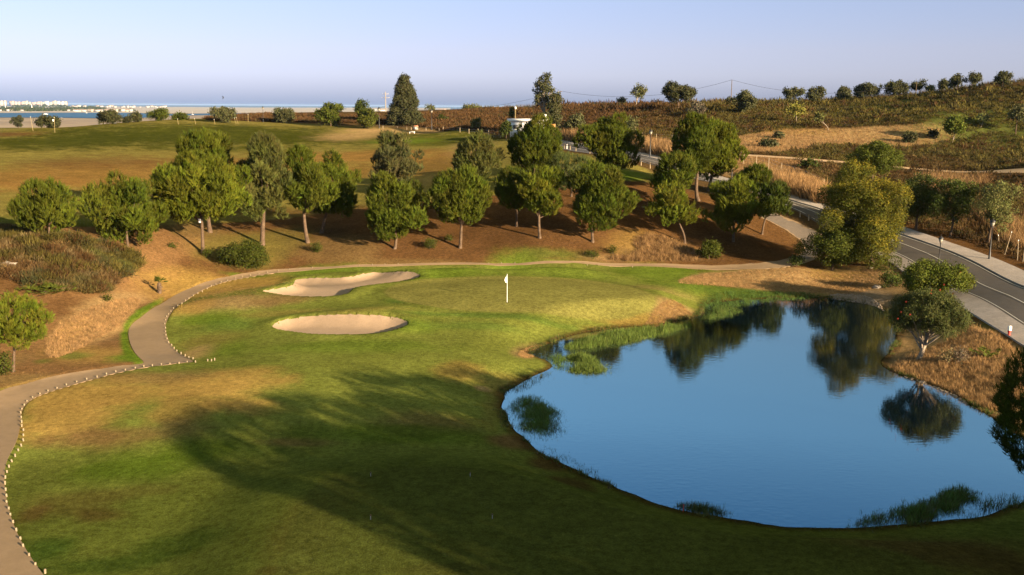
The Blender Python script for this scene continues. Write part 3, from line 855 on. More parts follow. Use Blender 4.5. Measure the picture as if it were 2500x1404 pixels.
def lobes_for(shape, W, H, rg, n=18, rr=.33):
    """centres and radii of the foliage masses of a crown; crown centre at origin, W wide, H high"""
    d = rdirs(n * 3, rg)
    if shape == 'umbrella':
        d = d[d[:, 2] > -.85][:n]
        f = np.column_stack([np.full(len(d), .64), np.full(len(d), .64), np.full(len(d), .68)])
    elif shape == 'cone':
        d = d[:n]
        f = np.full((len(d), 3), .62)
    else:
        d = d[:n]; f = np.full((len(d), 3), .64)
    n = len(d)
    c = d * f * np.array([W / 2, W / 2, H / 2]) * rg.uniform(.85, 1.12, (n, 1))
    r = rr * .5 * (W + H) / 2 * rg.uniform(.8, 1.25, n)
    if shape == 'cone':
        k = 1.0 - .42 * (c[:, 2] / (H / 2))
        c[:, :2] *= np.clip(k, .35, 1.35)[:, None]; r *= np.clip(k, .55, 1.2)
    if shape == 'ragged':
        c *= rg.uniform(.55, 1.3, (n, 1)); r *= rg.uniform(.55, 1.15, n)
        c[:, :2] *= rg.uniform(.7, 1.2, (n, 1))
    if shape == 'pyramid':     # whorls of drooping boughs, widest low down
        t = rg.uniform(0, 1, n) ** .85
        R_ = (W / 2) * (1 - t * .86) * rg.uniform(.55, 1.05, n); a_ = rg.uniform(0, 2 * math.pi, n)
        c = np.column_stack([np.cos(a_) * R_ * .8, np.sin(a_) * R_ * .8, (t - .5) * H * .94])
        r = W * .125 * (1.15 - .6 * t) * rg.uniform(.7, 1.3, n)
        for q_ in (.0, .25, .5, .72):
            c = np.vstack([c, [[0, 0, (q_ - .42) * H]]]); r = np.append(r, W * .26 * (1 - q_ * .85))
        return c, r
    c = np.vstack([c, [[0, 0, H * .05]]]); r = np.append(r, min(W, H) * (.30 if shape != 'ragged' else .2))
    return c, r


def shell(c, r, per_m2, rg, under=.45, squash=1.0):
    """points with outward directions on the outer skins of overlapping balls"""
    P = []; N = []
    for i in range(len(c)):
        k = max(6, int(4 * math.pi * r[i] ** 2 * per_m2))
        d = rdirs(k, rg)
        keep = (d[:, 2] > -.25) | (rg.random(k) < under)
        d = d[keep]
        p = c[i] + d * r[i] * rg.uniform(.72, 1.04, (len(d), 1)) * np.array([1, 1, squash])
        dist = np.linalg.norm(p[:, None] - c[None], axis=2) / r[None]
        dist[:, i] = 9
        ok = dist.min(1) > .68
        P.append(p[ok]); N.append(d[ok])
    return np.concatenate(P), np.concatenate(N)


def vary(base, n, rg, amt=.28, hue=.12):
    c = np.asarray(base)[None] * rg.uniform(1 - amt, 1 + amt, (n, 1))
    return c * (1 + rg.uniform(-hue, hue, (n, 3)))


def needle_crown(shape, W, H, col, rg, per_m2=9, ln=.42, nb=9, nl=18, rr=.33, under=.45):
    """foliage masses covered with upright brushes of needles"""
    g = Geo()
    c, r = lobes_for(shape, W, H, rg, nl, rr)
    for k in range(4):       # a few boughs reaching out of the round
        d_ = rdirs(1, rg)[0]; d_[2] = d_[2] * .6 - .25 * (k > 1)
        c = np.vstack([c, [d_ * np.array([W / 2, W / 2, H / 2]) * rg.uniform(.88, 1.06)]]); r = np.append(r, r[:-1].mean() * rg.uniform(.55, .9))
    tint = rg.uniform(.78, 1.25, (len(c), 1)) * (1 + rg.uniform(-.08, .08, (len(c), 3)))
    p, d = shell(c, r, per_m2, rg, under)
    own = np.linalg.norm(p[:, None] - c[None], axis=2).argmin(1)
    tc = vary(col, len(p), rg, .22, .08) * tint[own]
    ax = unit(d * .42 + np.array([0, 0, .85]) + rg.normal(size=p.shape) * .20)
    L = ln * rg.uniform(.7, 1.35, len(p))
    for k in range(nb):
        dd = unit(ax + rg.normal(size=p.shape) * .28)
        blades(g, p + ax * (L * rg.uniform(0, .55, len(p)))[:, None] + rg.normal(size=p.shape) * .04, dd, L * rg.uniform(.5, .8, len(p)), ln * .10, tc * rg.uniform(.85, 1.15, (len(p), 1)), rg)
    return g, c, r


def leaf_crown(shape, W, H, col, rg, per_m2=26, ln=.16, nb=4, nl=18, rr=.33, under=.6, droop=0.0, col2=None, f2=0.0, spread=.16, lw=.55):
    g = Geo()
    c, r = lobes_for(shape, W, H, rg, nl, rr)
    p, d = shell(c, r, per_m2, rg, under)
    tc = vary(col, len(p), rg, .30, .12)
    if col2 is not None:
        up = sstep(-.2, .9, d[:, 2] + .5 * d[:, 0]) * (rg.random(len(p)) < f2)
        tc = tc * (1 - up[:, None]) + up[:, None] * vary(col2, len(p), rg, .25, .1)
    for k in range(nb):
        nr = unit(d + rg.normal(size=p.shape) * .75)
        leaves(g, p + rg.normal(size=p.shape) * spread, nr, ln * rg.uniform(.7, 1.3, len(p)), ln * lw, tc * rg.uniform(.85, 1.15, (len(p), 1)), rg, droop)
    return g, c, r


M_NEEDLE = leafmat('pine_needles', .14, .75, .08)
M_LEAF = leafmat('leaves', .22, .7, .12)
M_DRY = leafmat('dry_blades', .25, .8, .1)
M_BARK = simple('bark', (.088, .060, .040), .95, .1, [2.5, 14], .65, 1.35, .6)
M_BARKG = simple('pale_bark', (.23, .185, .14), .95, .1, [2.5, 14], .7, 1.3, .6)


def trunk_geo(base, top, r0, r1, rg, bend=.06, kink=None, limbs=None, crown_off=None, nlimb=7, fork=(.62, .98)):
    g = Geo()
    base = np.asarray(base, float); top = np.asarray(top, float)
    L = np.linalg.norm(top - base)
    t = np.linspace(0, 1, 9)
    pts = base + (top - base) * t[:, None]
    off = rg.normal(size=2) * bend * L
    pts[:, :2] += np.sin(t * math.pi)[:, None] * off
    if kink is not None:
        pts[:, 0] += kink * L * np.sin(t * math.pi * 1.5) * (1 - t)
    rad = r0 + (r1 - r0) * t
    rad[0] *= 1.35
    g.tube(pts, rad, 8)
    if limbs is not None:
        c, r = limbs
        order = rg.permutation(len(c))[:nlimb]
        for i in order:
            s = rg.uniform(*fork); k = min(int(s * 8), 7)
            a = pts[k]; e = c[i] + crown_off
            m1 = a * .55 + e * .45 + np.array([0, 0, -.1 * np.linalg.norm(e - a)])
            tt = np.linspace(0, 1, 6)[:, None]
            pl = (1 - tt) ** 2 * a + 2 * tt * (1 - tt) * m1 + tt ** 2 * e
            g.tube(pl, np.linspace(r1 * .75, r1 * .18, 6), 5)
    return g


def spot(u, v):
    x, y, z = px_at(u, v)
    x, y, z = float(x[0]), float(y[0]), float(z[0])
    return x, y, z, mscale(x, y, z)


def tree(name, ub, vb, uc, vtop, vbot, wpx, kind, shape, col, label, cat='tree', group=None, seed=0, kink=None, lean=None, dens=1.0, tr=None, bark=None, depth=None, nl=18, rr=.33, deep=1.0, **kw):
    nl = int(nl * 1.9); rr = rr * .78
    """one tree from its foot (ub, vb) and the crown's outline in the photograph; real size from the ground it stands on"""
    rg = np.random.default_rng(1000 + seed)
    x, y, z, s = spot(ub, vb)
    if depth is not None:      # foot hidden from view: stand it on the ground at this distance
        d = ray(ub, vb); d = d / math.hypot(d[0], d[1]); x, y = d[0] * depth, d[1] * depth
        z = float(hq(x, y)); s = mscale(x, y, z)
        dz0 = CAMZ + d[2] * depth - z
    else:
        dz0 = 0.0
    k = s / .972
    W = wpx * s; H = max((vbot - vtop) * k, .3)
    cz = (vb - (vtop + vbot) / 2) * k + dz0
    cx = (uc - ub) * s
    root = empty(name, (x, y, z - .04), label, cat, group)
    if kind == 'needle':
        g, c, r = needle_crown(shape, W * (1.08 if shape == 'ragged' else 1.0), H * 1.05, col, rg, 10.5 * dens, kw.get('ln', .58), kw.get('nb', 14), nl, rr, kw.get('under', .75))
    else:
        g, c, r = leaf_crown(shape, W * 1.08, H * 1.08, col, rg, 26 * dens, kw.get('ln', .17), kw.get('nb', 4), nl, rr, kw.get('under', .6), kw.get('droop', 0), kw.get('col2'), kw.get('f2', 0), kw.get('spread', .16), kw.get('lw', .55))
    o = g.build('crown', M_NEEDLE if kind == 'needle' else M_LEAF, root)
    o.location = (cx, 0, cz)
    o.scale = (1, deep, 1)
    co = np.array([cx, 0, cz])
    r0 = tr or max(.07, .022 * (vb - vtop) * k)
    top = np.array([cx * .9, 0, cz - H * .05])
    tg = trunk_geo((0, 0, -.15), top, r0, r0 * .5, rg, .03, kink, (c, r), co, kw.get('nlimb', 16 if kind == 'needle' else 8), kw.get('fork', (.55, .98)))
    tg.build('trunk', bark or M_BARK, root, smooth=True)
    return root


PINE = np.array((.058, .070, .007)); PINEY = np.array((.076, .088, .008)); PINEG = np.array((.066, .070, .017)); PINED = np.array((.032, .058, .014))
GP = 'pines planted on the slope between the upper field and the green'
for i, a in enumerate([
    ('stone_pine', 115, 583, 117, 450, 572, 165, 'umbrella', PINE, 'round bushy pine above the scrub bank, furthest left of the slope pines', {}),
    ('stone_pine', 312, 602, 308, 447, 592, 196, 'ragged', PINE * 1.05, 'wide low pine between the leftmost slope pine and the tree with the nest box', dict(nl=22)),
    ('stone_pine', 513, 567, 505, 328, 470, 165, 'umbrella', PINE, 'tall pine standing right behind the pine with the nest box', {}),
    ('stone_pine', 495, 618, 492, 383, 548, 224, 'umbrella', PINEY, 'largest bright round pine, white nest box on its straight bare trunk', dict(nl=26, tr=.2)),
    ('aleppo_pine', 640, 598, 655, 325, 552, 135, 'ragged', PINEG, 'tall loose grey green pine right of the nest box tree', dict(nl=28, rr=.28)),
    ('stone_pine', 784, 552, 815, 366, 545, 120, 'cone', PINE, 'dense pine half hidden behind its right neighbour with forked branches', dict(depth=112)),
    ('stone_pine', 752, 592, 752, 366, 535, 130, 'ragged', PINE, 'pine with dark forked branches showing through a gap in its crown', dict(nl=20)),
    ('aleppo_pine', 965, 500, 967, 334, 470, 150, 'ragged', np.array((.066, .066, .023)), 'thin olive brown pine standing out on the upper field', dict(nl=24, rr=.27, dens=.75)),
    ('stone_pine', 963, 607, 963, 430, 590, 165, 'ragged', PINE, 'spreading pine with a kinked pale trunk and long low side branch', dict(kink=.05, nl=22)),
    ('aleppo_pine', 1170, 470, 1164, 322, 450, 115, 'cone', PINEG, 'pointed conical grey green pine at the edge of the upper field', dict(nl=20)),
    ('stone_pine', 1123, 605, 1127, 418, 560, 157, 'umbrella', PINE, 'neat egg shaped pine with a straight pale trunk on bare brown soil', dict(nl=20)),
    ('stone_pine', 1295, 452, 1306, 297, 430, 146, 'umbrella', PINE * .95, 'big dark pine in front of the white flat roofed building', dict(nl=24)),
    ('stone_pine', 1261, 553, 1255, 413, 520, 100, 'round', PINE, 'slim pine standing left behind the twin slender pine', {}),
    ('stone_pine', 1318, 581, 1318, 410, 542, 108, 'ragged', PINEY * .95, 'slender pine on a thin straight trunk, between the slim and the broad pine', {}),
    ('aleppo_pine', 1395, 480, 1392, 366, 470, 120, 'round', np.array((.060, .072, .020)), 'soft pale green pine tucked behind the broad front pine', dict(dens=.8, ln=.36)),
    ('stone_pine', 1487, 440, 1487, 287, 425, 143, 'ragged', PINE, 'pine with a pale twisted S shaped trunk beside the lawn', dict(kink=.10, nl=22)),
    ('stone_pine', 1447, 591, 1457, 418, 560, 170, 'ragged', PINE, 'broad pine with open branching, fourth trunk left of the leaning pine', dict(nl=26)),
    ('stone_pine', 1705, 490, 1690, 277, 440, 112, 'cone', PINE * .95, 'tallest pine by the road, on a bent grey trunk', dict(kink=-.07, nl=22)),
    ('stone_pine', 1727, 466, 1745, 298, 450, 118, 'round', PINEY, 'tall pine touching the right side of the tallest roadside pine', dict(nl=20)),
    ('stone_pine', 1640, 510, 1644, 376, 480, 114, 'round', PINE, 'rounded pine above and behind the leaning trunk pine', {}),
    ('stone_pine', 1672, 594, 1638, 455, 560, 120, 'ragged', PINEY, 'small pine with open crown leaning left on a thin curved trunk', dict(kink=.06, nl=20, dens=.8)),
    ('stone_pine', 1790, 590, 1783, 443, 562, 160, 'ragged', PINEY, 'wide fluffy pine right of the leaning one, above the round bush', dict(nl=24)),
    ('stone_pine', 1838, 490, 1838, 408, 470, 86, 'round', PINE, 'rounded pine behind the wide fluffy pine, near the road', {}),
    ('stone_pine', 1860, 572, 1882, 447, 538, 98, 'round', np.array((.038, .052, .007)), 'deep green pine on a dark leaning trunk at the road bend', dict(nl=14)),
    ('young_pine', 32, 908, 55, 722, 858, 150, 'umbrella', PINEY * 1.1, 'small bright pine by the cart path at the left edge', dict(nl=22, ln=.30, dens=1.8)),
]):
    nm, ub, vb, uc, vt, vbo, wp, sh, co, lb, kw = a
    tree(nm, ub, vb, uc, vt, vbo, wp, 'needle', sh, co, lb, 'pine', GP if nm != 'young_pine' else None, seed=i, **kw)

# dark pine on the near bank at the right edge
tree('stone_pine', 2590, 1275, 2545, 832, 1190, 285, 'needle', 'round', PINE * .8, 'dark pine in shade leaning over the near pond edge', 'pine', None, seed=60, nl=30, dens=1.8, ln=.30, under=.9)

# ------------------------------------------------------------------ broadleaf trees and bushes by the road and pond
def bush(name, ub, vb, uc, vtop, vbot, wpx, shape, col, label, cat='bush', seed=0, **kw):
    return tree(name, ub, vb, uc, vtop, vbot, wpx, 'leaf', shape, col, label, cat, kw.pop('group', None), seed=seed, **kw)


LEAFG = np.array((.056, .068, .008)); LEAFD = np.array((.034, .045, .008)); LEAFY = np.array((.080, .090, .012)); LEAFP = np.array((.125, .130, .040)); OLIVE = np.array((.060, .062, .024))
big = bush('flowering_tree', 2135, 648, 2106, 404, 632, 250, 'ragged', np.array((.066, .070, .008)), 'large yellow flecked broad tree by the pond and road', 'tree', 100, nl=24, rr=.31, dens=1.6, ln=.15, col2=(.16, .130, .010), f2=.55, droop=.3, nlimb=14)
bush('fig_tree', 2130, 470, 2128, 350, 425, 140, 'round', LEAFG * 1.1, 'bright green lobed tree on the verge behind the yellow flecked tree', 'tree', 101, nl=16, depth=138, dens=.9, ln=.2)
bush('carob_tree', 2030, 660, 2032, 548, 650, 152, 'ragged', LEAFG * .95, 'dark green shrubby tree on two thin trunks at the end of the pond', 'tree', 102, nl=26, rr=.30, dens=1.3)
bush('round_bush', 2086, 640, 2086, 606, 642, 54, 'round', LEAFG * .8, 'clipped green bush under the yellow flecked tree', 'bush', 103, nl=10)
bush('round_bush', 1944, 650, 1944, 620, 650, 36, 'round', LEAFD * 1.2, 'small dark bush where the cart path meets the shrubby tree', 'bush', 104, nl=10)
bush('roadside_tree', 2236, 562, 2238, 412, 540, 82, 'ragged', LEAFD * 1.2, 'dark slim tree behind the road beside the yellow flecked tree', 'tree', 105, nl=22)
bush('roadside_tree', 2318, 578, 2322, 438, 545, 118, 'ragged', LEAFD * 1.5, 'dark green spreading roadside tree in the middle of three', 'tree', 106, nl=24)
bush('roadside_tree', 2412, 598, 2425, 440, 580, 100, 'ragged', LEAFP * .9, 'pale yellow green roadside tree behind the near street lamp', 'tree', 107, nl=26, rr=.24, dens=.8)
bush('red_flower_bush', 2280, 728, 2282, 640, 728, 180, 'round', LEAFG * 1.25, 'big bright bush dotted with red blossom beside the pavement', 'bush', 108, nl=24, rr=.30, dens=1.4)
bt = bush('bottlebrush_tree', 2240, 880, 2262, 708, 822, 196, 'umbrella', np.array((.058, .066, .018)), 'twisted multi stemmed tree with red bottlebrush blossom on the pond bank', 'tree', 109, nl=26, rr=.26, dens=2.2, ln=.22, lw=.16, fork=(.3, .6), nb=6, droop=.5, under=.3, bark=M_BARKG, tr=.17, nlimb=18, spread=.12)
bush('dark_bush', 2174, 700, 2172, 662, 702, 60, 'round', LEAFD * 1.4, 'dark rounded bush below the clipped hedge block', 'bush', 110, nl=10)
bush('round_bush', 1732, 632, 1732, 586, 632, 64, 'round', LEAFG * .8, 'round green bush alone at the foot of the brown slope', 'bush', 111, nl=14, dens=1.3)
bush('low_bush', 600, 652, 598, 592, 650, 138, 'round', LEAFG * .72, 'wide leafy bush on the slope right of the nest box pine', 'bush', 112, nl=18, dens=1.1)
for i, (u, v, vt, wp, lb) in enumerate([(508, 628, 606, 24, 'small green bush at the foot of the nest box pine'), (1446, 628, 612, 42, 'low green shrub on the slope under the broad pine'), (1496, 620, 600, 22, 'tiny green shrub right of the broad pine trunk'),
        (776, 614, 590, 30, 'small olive shrub below the pine with forked branches'), (1050, 606, 582, 36, 'small olive shrub between the kinked and the egg shaped pine'), (420, 604, 594, 18, 'tiny shrub left of the nest box pine'), (1097, 586, 575, 18, 'tiny green tuft beside the egg shaped pine trunk'),
        (262, 984 - 250, 720, 14, 'tiny green plant on the straw coloured bank'), (10, 912, 860, 60, 'grey green bush under the small bright pine'), (2315, 886, 850, 44, 'dry grass coloured mound of shrub on the pond bank'), (2345, 886, 852, 40, 'grey brown dead looking shrub on the pond bank')]):
    bush('shrub', u, v, u, vt, v, wp, 'round', (LEAFG * .75 if i < 9 else (np.array((.21, .16, .075)) if i == 9 else np.array((.13, .10, .065)))), lb, 'shrub', 120 + i, nl=9, dens=1.5, ln=.12)


def blossoms(root, pts, r, rg, col=(.34, .05, .03)):
    """flower heads as parts of the plant"""
    for p in pts:
        g = Geo(); d = rdirs(26, rg)
        leaves(g, np.array(p) + d * r * .5, d, r * .7, r * .4, vary(col, 26, rg, .25, .1), rg)
        g.build('blossom', M_LEAF, root)


def local_px(root, u, v, dy=0):
    """a point of the plant seen at (u, v), at the plant's own distance (dy nearer)"""
    L = root.location
    d = ray(u, v); t = (L.y - dy) / d[1]
    return d[0] * t - L.x, -dy, CAMZ + d[2] * t - L.z


rg = np.random.default_rng(5)
for o in [o for o in COL.objects if o.name.startswith('red_flower_bush')]:
    blossoms(o, [local_px(o, u, v, dy) for u, v, dy in ((2305, 695, 2.4), (2295, 708, 2.4), (2318, 727, 2.0), (2344, 665, 1.6), (2326, 716, 2.2), (2274, 710, 2.4))], .11, rg)
blossoms(bt, [local_px(bt, u, v, dy) for u, v, dy in ((2192, 778, 1.4), (2212, 737, 1.4), (2273, 716, 1.8), (2222, 768, 1.9), (2200, 762, 1.6), (2350, 785, 1.2))], .075, rg)


# clipped hedge: a block
def hedge_block(u, v, wpx, hpx, dpt, label, rnd=False):
    x, y, z, s = spot(u, v)
    rg = np.random.default_rng(int(u))
    W, H = wpx * s, hpx * s
    root = empty('clipped_hedge', (x, y + dpt / 2, z), label, 'hedge')
    n = int((W * H * 2 + W * dpt + H * dpt * 2) * 170)
    p = rg.uniform(-.5, .5, (n, 3)); f = rg.integers(0, 3, n); sg = np.sign(p[np.arange(n), f]); p[np.arange(n), f] = sg * .5
    nr = np.zeros((n, 3)); nr[np.arange(n), f] = sg
    e = np.sort(np.abs(p), 1)[:, -2]
    p *= (1 - .10 * sstep(.38, .5, e))[:, None]
    p = p * np.array([W, dpt, H]) + np.array([0, 0, H / 2 + .03]) + nr * rg.normal(size=(n, 1)) * .035
    g = Geo(); leaves(g, p, unit(nr + rg.normal(size=p.shape) * .6), .10, .07, vary(LEAFG * .8, n, rg), rg)
    g.build('foliage', M_LEAF, root)
    for k in (-.3, 0, .3):
        g = Geo(); g.tube([(k * W, 0, -.1), (k * W, 0, H * .7)], .03, 6)
        g.build('stem', M_BARK, root)


hedge_block(2175, 661, 54, 32, 1.6, 'square clipped hedge block beside the pavement')

# ------------------------------------------------------------------ trees on the skyline and hillside
SK = 'trees along the skyline of the scrub hill'
far = [
    ('oak_tree', 46, 314, 46, 284, 311, 36, 'round', OLIVE * .8, 'small round tree alone on the far left edge of the upper field', 200, {}),
    ('oak_tree', 118, 313, 118, 286, 312, 66, 'round', OLIVE * .7, 'wide dark bushy tree behind the yellow range poles', 201, dict(nl=22)),
    ('oak_tree', 270, 303, 270, 270, 303, 68, 'round', OLIVE * .75, 'large dark domed tree with the blue lagoon behind it', 202, dict(nl=22)),
    ('oak_tree', 310, 300, 311, 286, 300, 20, 'round', OLIVE * .6, 'tiny dark bush between two domed trees by the lagoon', 203, {}),
    ('oak_tree', 331, 298, 331, 275, 298, 36, 'round', OLIVE * .9, 'smaller domed tree right of the large dark domed one', 204, {}),
    ('leafy_bush', 392, 295, 392, 266, 294, 56, 'round', LEAFG * .9, 'bright green bushy mound on the left skyline of the field', 205, dict(nl=20)),
    ('leafy_bush', 442, 293, 442, 278, 293, 44, 'round', LEAFG * .8, 'lower green mound trailing right of the bright green one', 206, {}),
    ('olive_tree', 547, 300, 547, 259, 298, 60, 'ragged', OLIVE * 1.1, 'grey green two topped tree behind the leaning range poles', 207, dict(nl=24)),
    ('olive_tree', 693, 300, 693, 262, 299, 64, 'ragged', OLIVE * 1.1, 'grey green spreading tree right of the skyline street lamp', 208, dict(nl=24)),
    ('fig_tree', 808, 308, 808, 250, 305, 78, 'round', LEAFG * 1.05, 'bright green full tree on the skyline above the tan mound', 209, dict(nl=24)),
    ('cypress_tree', 884, 310, 884, 241, 300, 44, 'ragged', LEAFD * 1.2, 'dark spiky evergreen behind the yellow green bush', 210, dict(nl=20, depth=282)),
    ('fig_tree', 898, 314, 898, 270, 312, 66, 'round', LEAFY * .8, 'yellow green rounded bush by the rail fence', 211, dict(nl=20)),
    ('monterey_pine', 990, 311, 989, 197, 308, 92, 'pyramid', OLIVE * .75, 'tall dark pyramid shaped evergreen beside the concrete pole', 212, dict(nl=50, rr=.2, dens=1.3, depth=285)),
    ('shrub_tree', 1052, 296, 1052, 256, 275, 34, 'ragged', LEAFP * .7, 'thin pale shrub on the skyline right of the tall evergreen', 213, dict(depth=340, dens=.5)),
    ('shrub_tree', 1080, 308, 1080, 280, 310, 34, 'round', LEAFD * 1.1, 'dark green shrub behind the rail fence', 214, dict(depth=290)),
    ('shrub_tree', 1165, 318, 1165, 290, 312, 36, 'ragged', LEAFP * .6, 'olive shrub with bare stems behind the wire fence posts', 215, {}),
    ('shrub_tree', 1148, 270, 1148, 255, 268, 66, 'ragged', LEAFP * .8, 'wispy yellow shrub on top of the brown heath', 216, dict(depth=322, dens=.5)),
    ('poplar_tree', 1325, 330, 1326, 174, 285, 62, 'ragged', OLIVE * .9, 'tall sparse tree with see through top above the white building', 217, dict(nl=22, rr=.17, dens=.7, bark=M_BARKG, depth=235, nlimb=26)),
    ('poplar_tree', 1350, 325, 1352, 212, 300, 38, 'round', OLIVE * .85, 'denser tree leaning against the right of the tall sparse one', 218, dict(nl=18, depth=232)),
    ('shrub_tree', 1330, 330, 1335, 270, 320, 90, 'ragged', OLIVE * .95, 'broad dull green thicket at the foot of the tall sparse tree', 219, dict(nl=24, depth=226)),
    ('olive_tree', 1400, 345, 1405, 285, 330, 80, 'ragged', OLIVE * 1.1, 'spreading olive tree on the verge beside the road top', 220, dict(nl=24, depth=205)),
    ('olive_tree', 1540, 340, 1541, 285, 330, 50, 'ragged', OLIVE * 1.2, 'thin olive tree behind the pine with the twisted trunk', 221, dict(depth=200, dens=.6)),
    ('bare_tree', 1553, 250, 1560, 204, 246, 46, 'ragged', LEAFP * .7, 'nearly bare twiggy tree standing on the skyline', 222, dict(nl=30, rr=.12, dens=.35, nlimb=28, bark=M_BARKG, tr=.16, depth=300)),
    ('heath_bush', 1518, 252, 1518, 240, 251, 32, 'round', OLIVE * 1.0, 'low dark bush left of the bare twiggy tree', 223, dict(depth=305)),
    ('oak_tree', 1655, 262, 1655, 206, 248, 84, 'umbrella', OLIVE * .72, 'dark umbrella shaped oak standing clear on the skyline', 224, dict(nl=26, tr=.3, depth=270)),
    ('olive_tree', 1695, 284, 1698, 246, 280, 62, 'ragged', np.array((.10, .085, .055)), 'grey brown half bare tree below the umbrella shaped oak', 225, dict(dens=.6, nl=24, bark=M_BARKG)),
    ('olive_tree', 1815, 277, 1815, 221, 272, 70, 'ragged', OLIVE * 1.15, 'olive tree with an arm reaching right beside the thin power pole', 226, dict(nl=26, bark=M_BARKG)),
    ('olive_tree', 1938, 258, 1938, 211, 252, 50, 'ragged', OLIVE * .95, 'two lobed skyline olive, leftmost of the row right of the power pole', 227, {}),
    ('olive_tree', 1991, 254, 1991, 214, 248, 46, 'umbrella', OLIVE * .95, 'skyline olive with a flat wide crown, second of the row', 228, {}),
    ('olive_tree', 2060, 247, 2060, 211, 246, 36, 'cone', OLIVE * 1.0, 'pointed low skyline olive, third of the row', 229, {}),
    ('olive_tree', 2112, 246, 2112, 208, 240, 64, 'umbrella', OLIVE * .9, 'broad flat topped skyline olive, fourth of the row', 230, dict(nl=24)),
    ('olive_tree', 2182, 240, 2183, 196, 234, 64, 'ragged', OLIVE * .95, 'tall double crowned skyline olive, fifth of the row', 231, dict(nl=24)),
    ('olive_tree', 2236, 232, 2235, 196, 228, 40, 'ragged', OLIVE * 1.0, 'skyline olive split round a thin pole, sixth of the row', 232, {}),
    ('olive_tree', 2270, 226, 2270, 208, 224, 22, 'ragged', LEAFP * .9, 'small pale skyline bush right of the olive with the pole', 233, dict(dens=.6)),
    ('olive_tree', 2302, 222, 2302, 194, 219, 24, 'round', OLIVE * 1.0, 'narrow skyline olive, left of the high pair', 234, {}),
    ('olive_tree', 2336, 219, 2333, 180, 215, 40, 'ragged', OLIVE * 1.0, 'taller skyline olive beside the one leaning right', 235, {}),
    ('olive_tree', 2370, 217, 2378, 177, 213, 44, 'ragged', OLIVE * .9, 'skyline olive with a crown leaning right', 236, {}),
    ('olive_tree', 2447, 213, 2448, 177, 210, 46, 'umbrella', OLIVE * 1.05, 'lone skyline olive near the right edge of the photo', 237, {}),
    ('almond_tree', 1945, 302, 1942, 254, 284, 56, 'ragged', np.array((.16, .15, .03)), 'thin yellow leaved tree on the hillside, trunk pale', 238, dict(dens=.45, rr=.2, nl=26, bark=M_BARKG)),
    ('almond_tree', 2022, 318, 1996, 274, 300, 30, 'ragged', LEAFP * .8, 'hillside tree bent over to the left on a pale curved trunk', 239, dict(dens=.6, bark=M_BARKG, kink=.12)),
    ('almond_tree', 2323, 348, 2327, 284, 325, 44, 'cone', LEAFG * 1.3, 'small green tree with a white curved trunk in the dry field', 240, dict(bark=M_BARKG, kink=.06, nl=20)),
    ('almond_tree', 2393, 312, 2400, 276, 296, 36, 'ragged', LEAFP * .8, 'spindly tree on the hillside right of the white trunked tree', 241, dict(dens=.6, bark=M_BARKG)),
    ('almond_tree', 2479, 327, 2480, 257, 300, 50, 'ragged', OLIVE * 1.2, 'tall thin grey leaved tree at the right edge of the hillside', 242, dict(dens=.7, nl=24)),
    ('heath_bush', 1875, 360, 1875, 342, 360, 50, 'round', OLIVE * .9, 'dark low bush in front of the dry field', 243, {}),
    ('heath_bush', 1900, 338, 1900, 322, 338, 34, 'round', OLIVE * .9, 'dark low bush on the left part of the dry field', 244, {}),
    ('heath_bush', 2220, 348, 2220, 322, 348, 28, 'cone', OLIVE * .8, 'pointed dark bush in the middle of the dry field', 245, {}),
    ('heath_bush', 2280, 334, 2280, 316, 334, 26, 'round', OLIVE * .7, 'small dark bush left of the white trunked tree', 246, {}),
    ('bramble_bush', 1972, 412, 1972, 390, 412, 48, 'round', LEAFD * 1.2, 'dark green bramble beside the dirt track', 247, {}),
    ('conifer', 1249, 300, 1249, 264, 290, 9, 'cone', LEAFD * 1.1, 'small dark pointed conifer left of the white building', 248, dict(depth=240)),
    ('conifer', 1236, 335, 1236, 296, 330, 26, 'cone', LEAFD, 'dark conifer against the left wall of the white building', 249, dict(depth=215)),
]
for nm, ub, vb, uc, vt, vbo, wp, sh, co, lb, sd, kw in far:
    kw = dict(kw); dn = kw.pop('dens', 1.0)
    if sh in ('round', 'umbrella', 'ragged') and 'rr' not in kw and wp > 22:
        kw['nl'] = int(kw.get('nl', 18) * .55); kw['rr'] = .33; sh = 'ragged' if sh == 'round' and sd % 3 else sh
    tree(nm, ub, vb, uc, vt, vbo, wp, 'leaf', sh, co, lb, 'tree' if 'bush' not in nm else 'bush', SK if sd in range(222, 238) else None, seed=sd, dens=.34 * dn, ln=.46, spread=.26, **kw)
# ------------------------------------------------------------------ ground cover nobody could count
def sample_in(polys, n, rg, holes=(), inset=0.0):
    """n random points inside the world polygons, even as seen from a distance (log-polar)"""
    P = []
    for poly in polys:
        az = np.arctan2(poly[:, 0], poly[:, 1]); ld = np.log(np.hypot(poly[:, 0], poly[:, 1]))
        a = rg.uniform(az.min(), az.max(), n * 3); l = rg.uniform(ld.min(), ld.max(), n * 3)
        x = np.sin(a) * np.exp(l); y = np.cos(a) * np.exp(l)
        ok = sdist(x, y, poly) < -inset
        for h in holes:
            ok &= sdist(x, y, h) > .15
        x = x[ok][:n]; y = y[ok][:n]
        P.append(np.stack([x, y], -1))
    return np.concatenate(P)


def clumps(geo, xy, size, nb, col, rg, wide=.16, splay=.7, sink=.05, up=.75, zf=hq):
    n = len(xy)
    z = zf(xy[:, 0], xy[:, 1]) - sink
    p = np.column_stack([xy, z])
    size = np.broadcast_to(size, (n,))
    for k in range(nb):
        d = rg.normal(size=(n, 3)) * splay; d[:, 2] = np.abs(d[:, 2]) * .5 + up
        d = unit(d)
        off = rg.normal(size=(n, 3)) * np.array([.3, .3, 0]) * size[:, None] * .5
        blades(geo, p + off, d, size * rg.uniform(.6, 1.1, n), size * wide, col * rg.uniform(.75, 1.25, (n, 1)), rg)


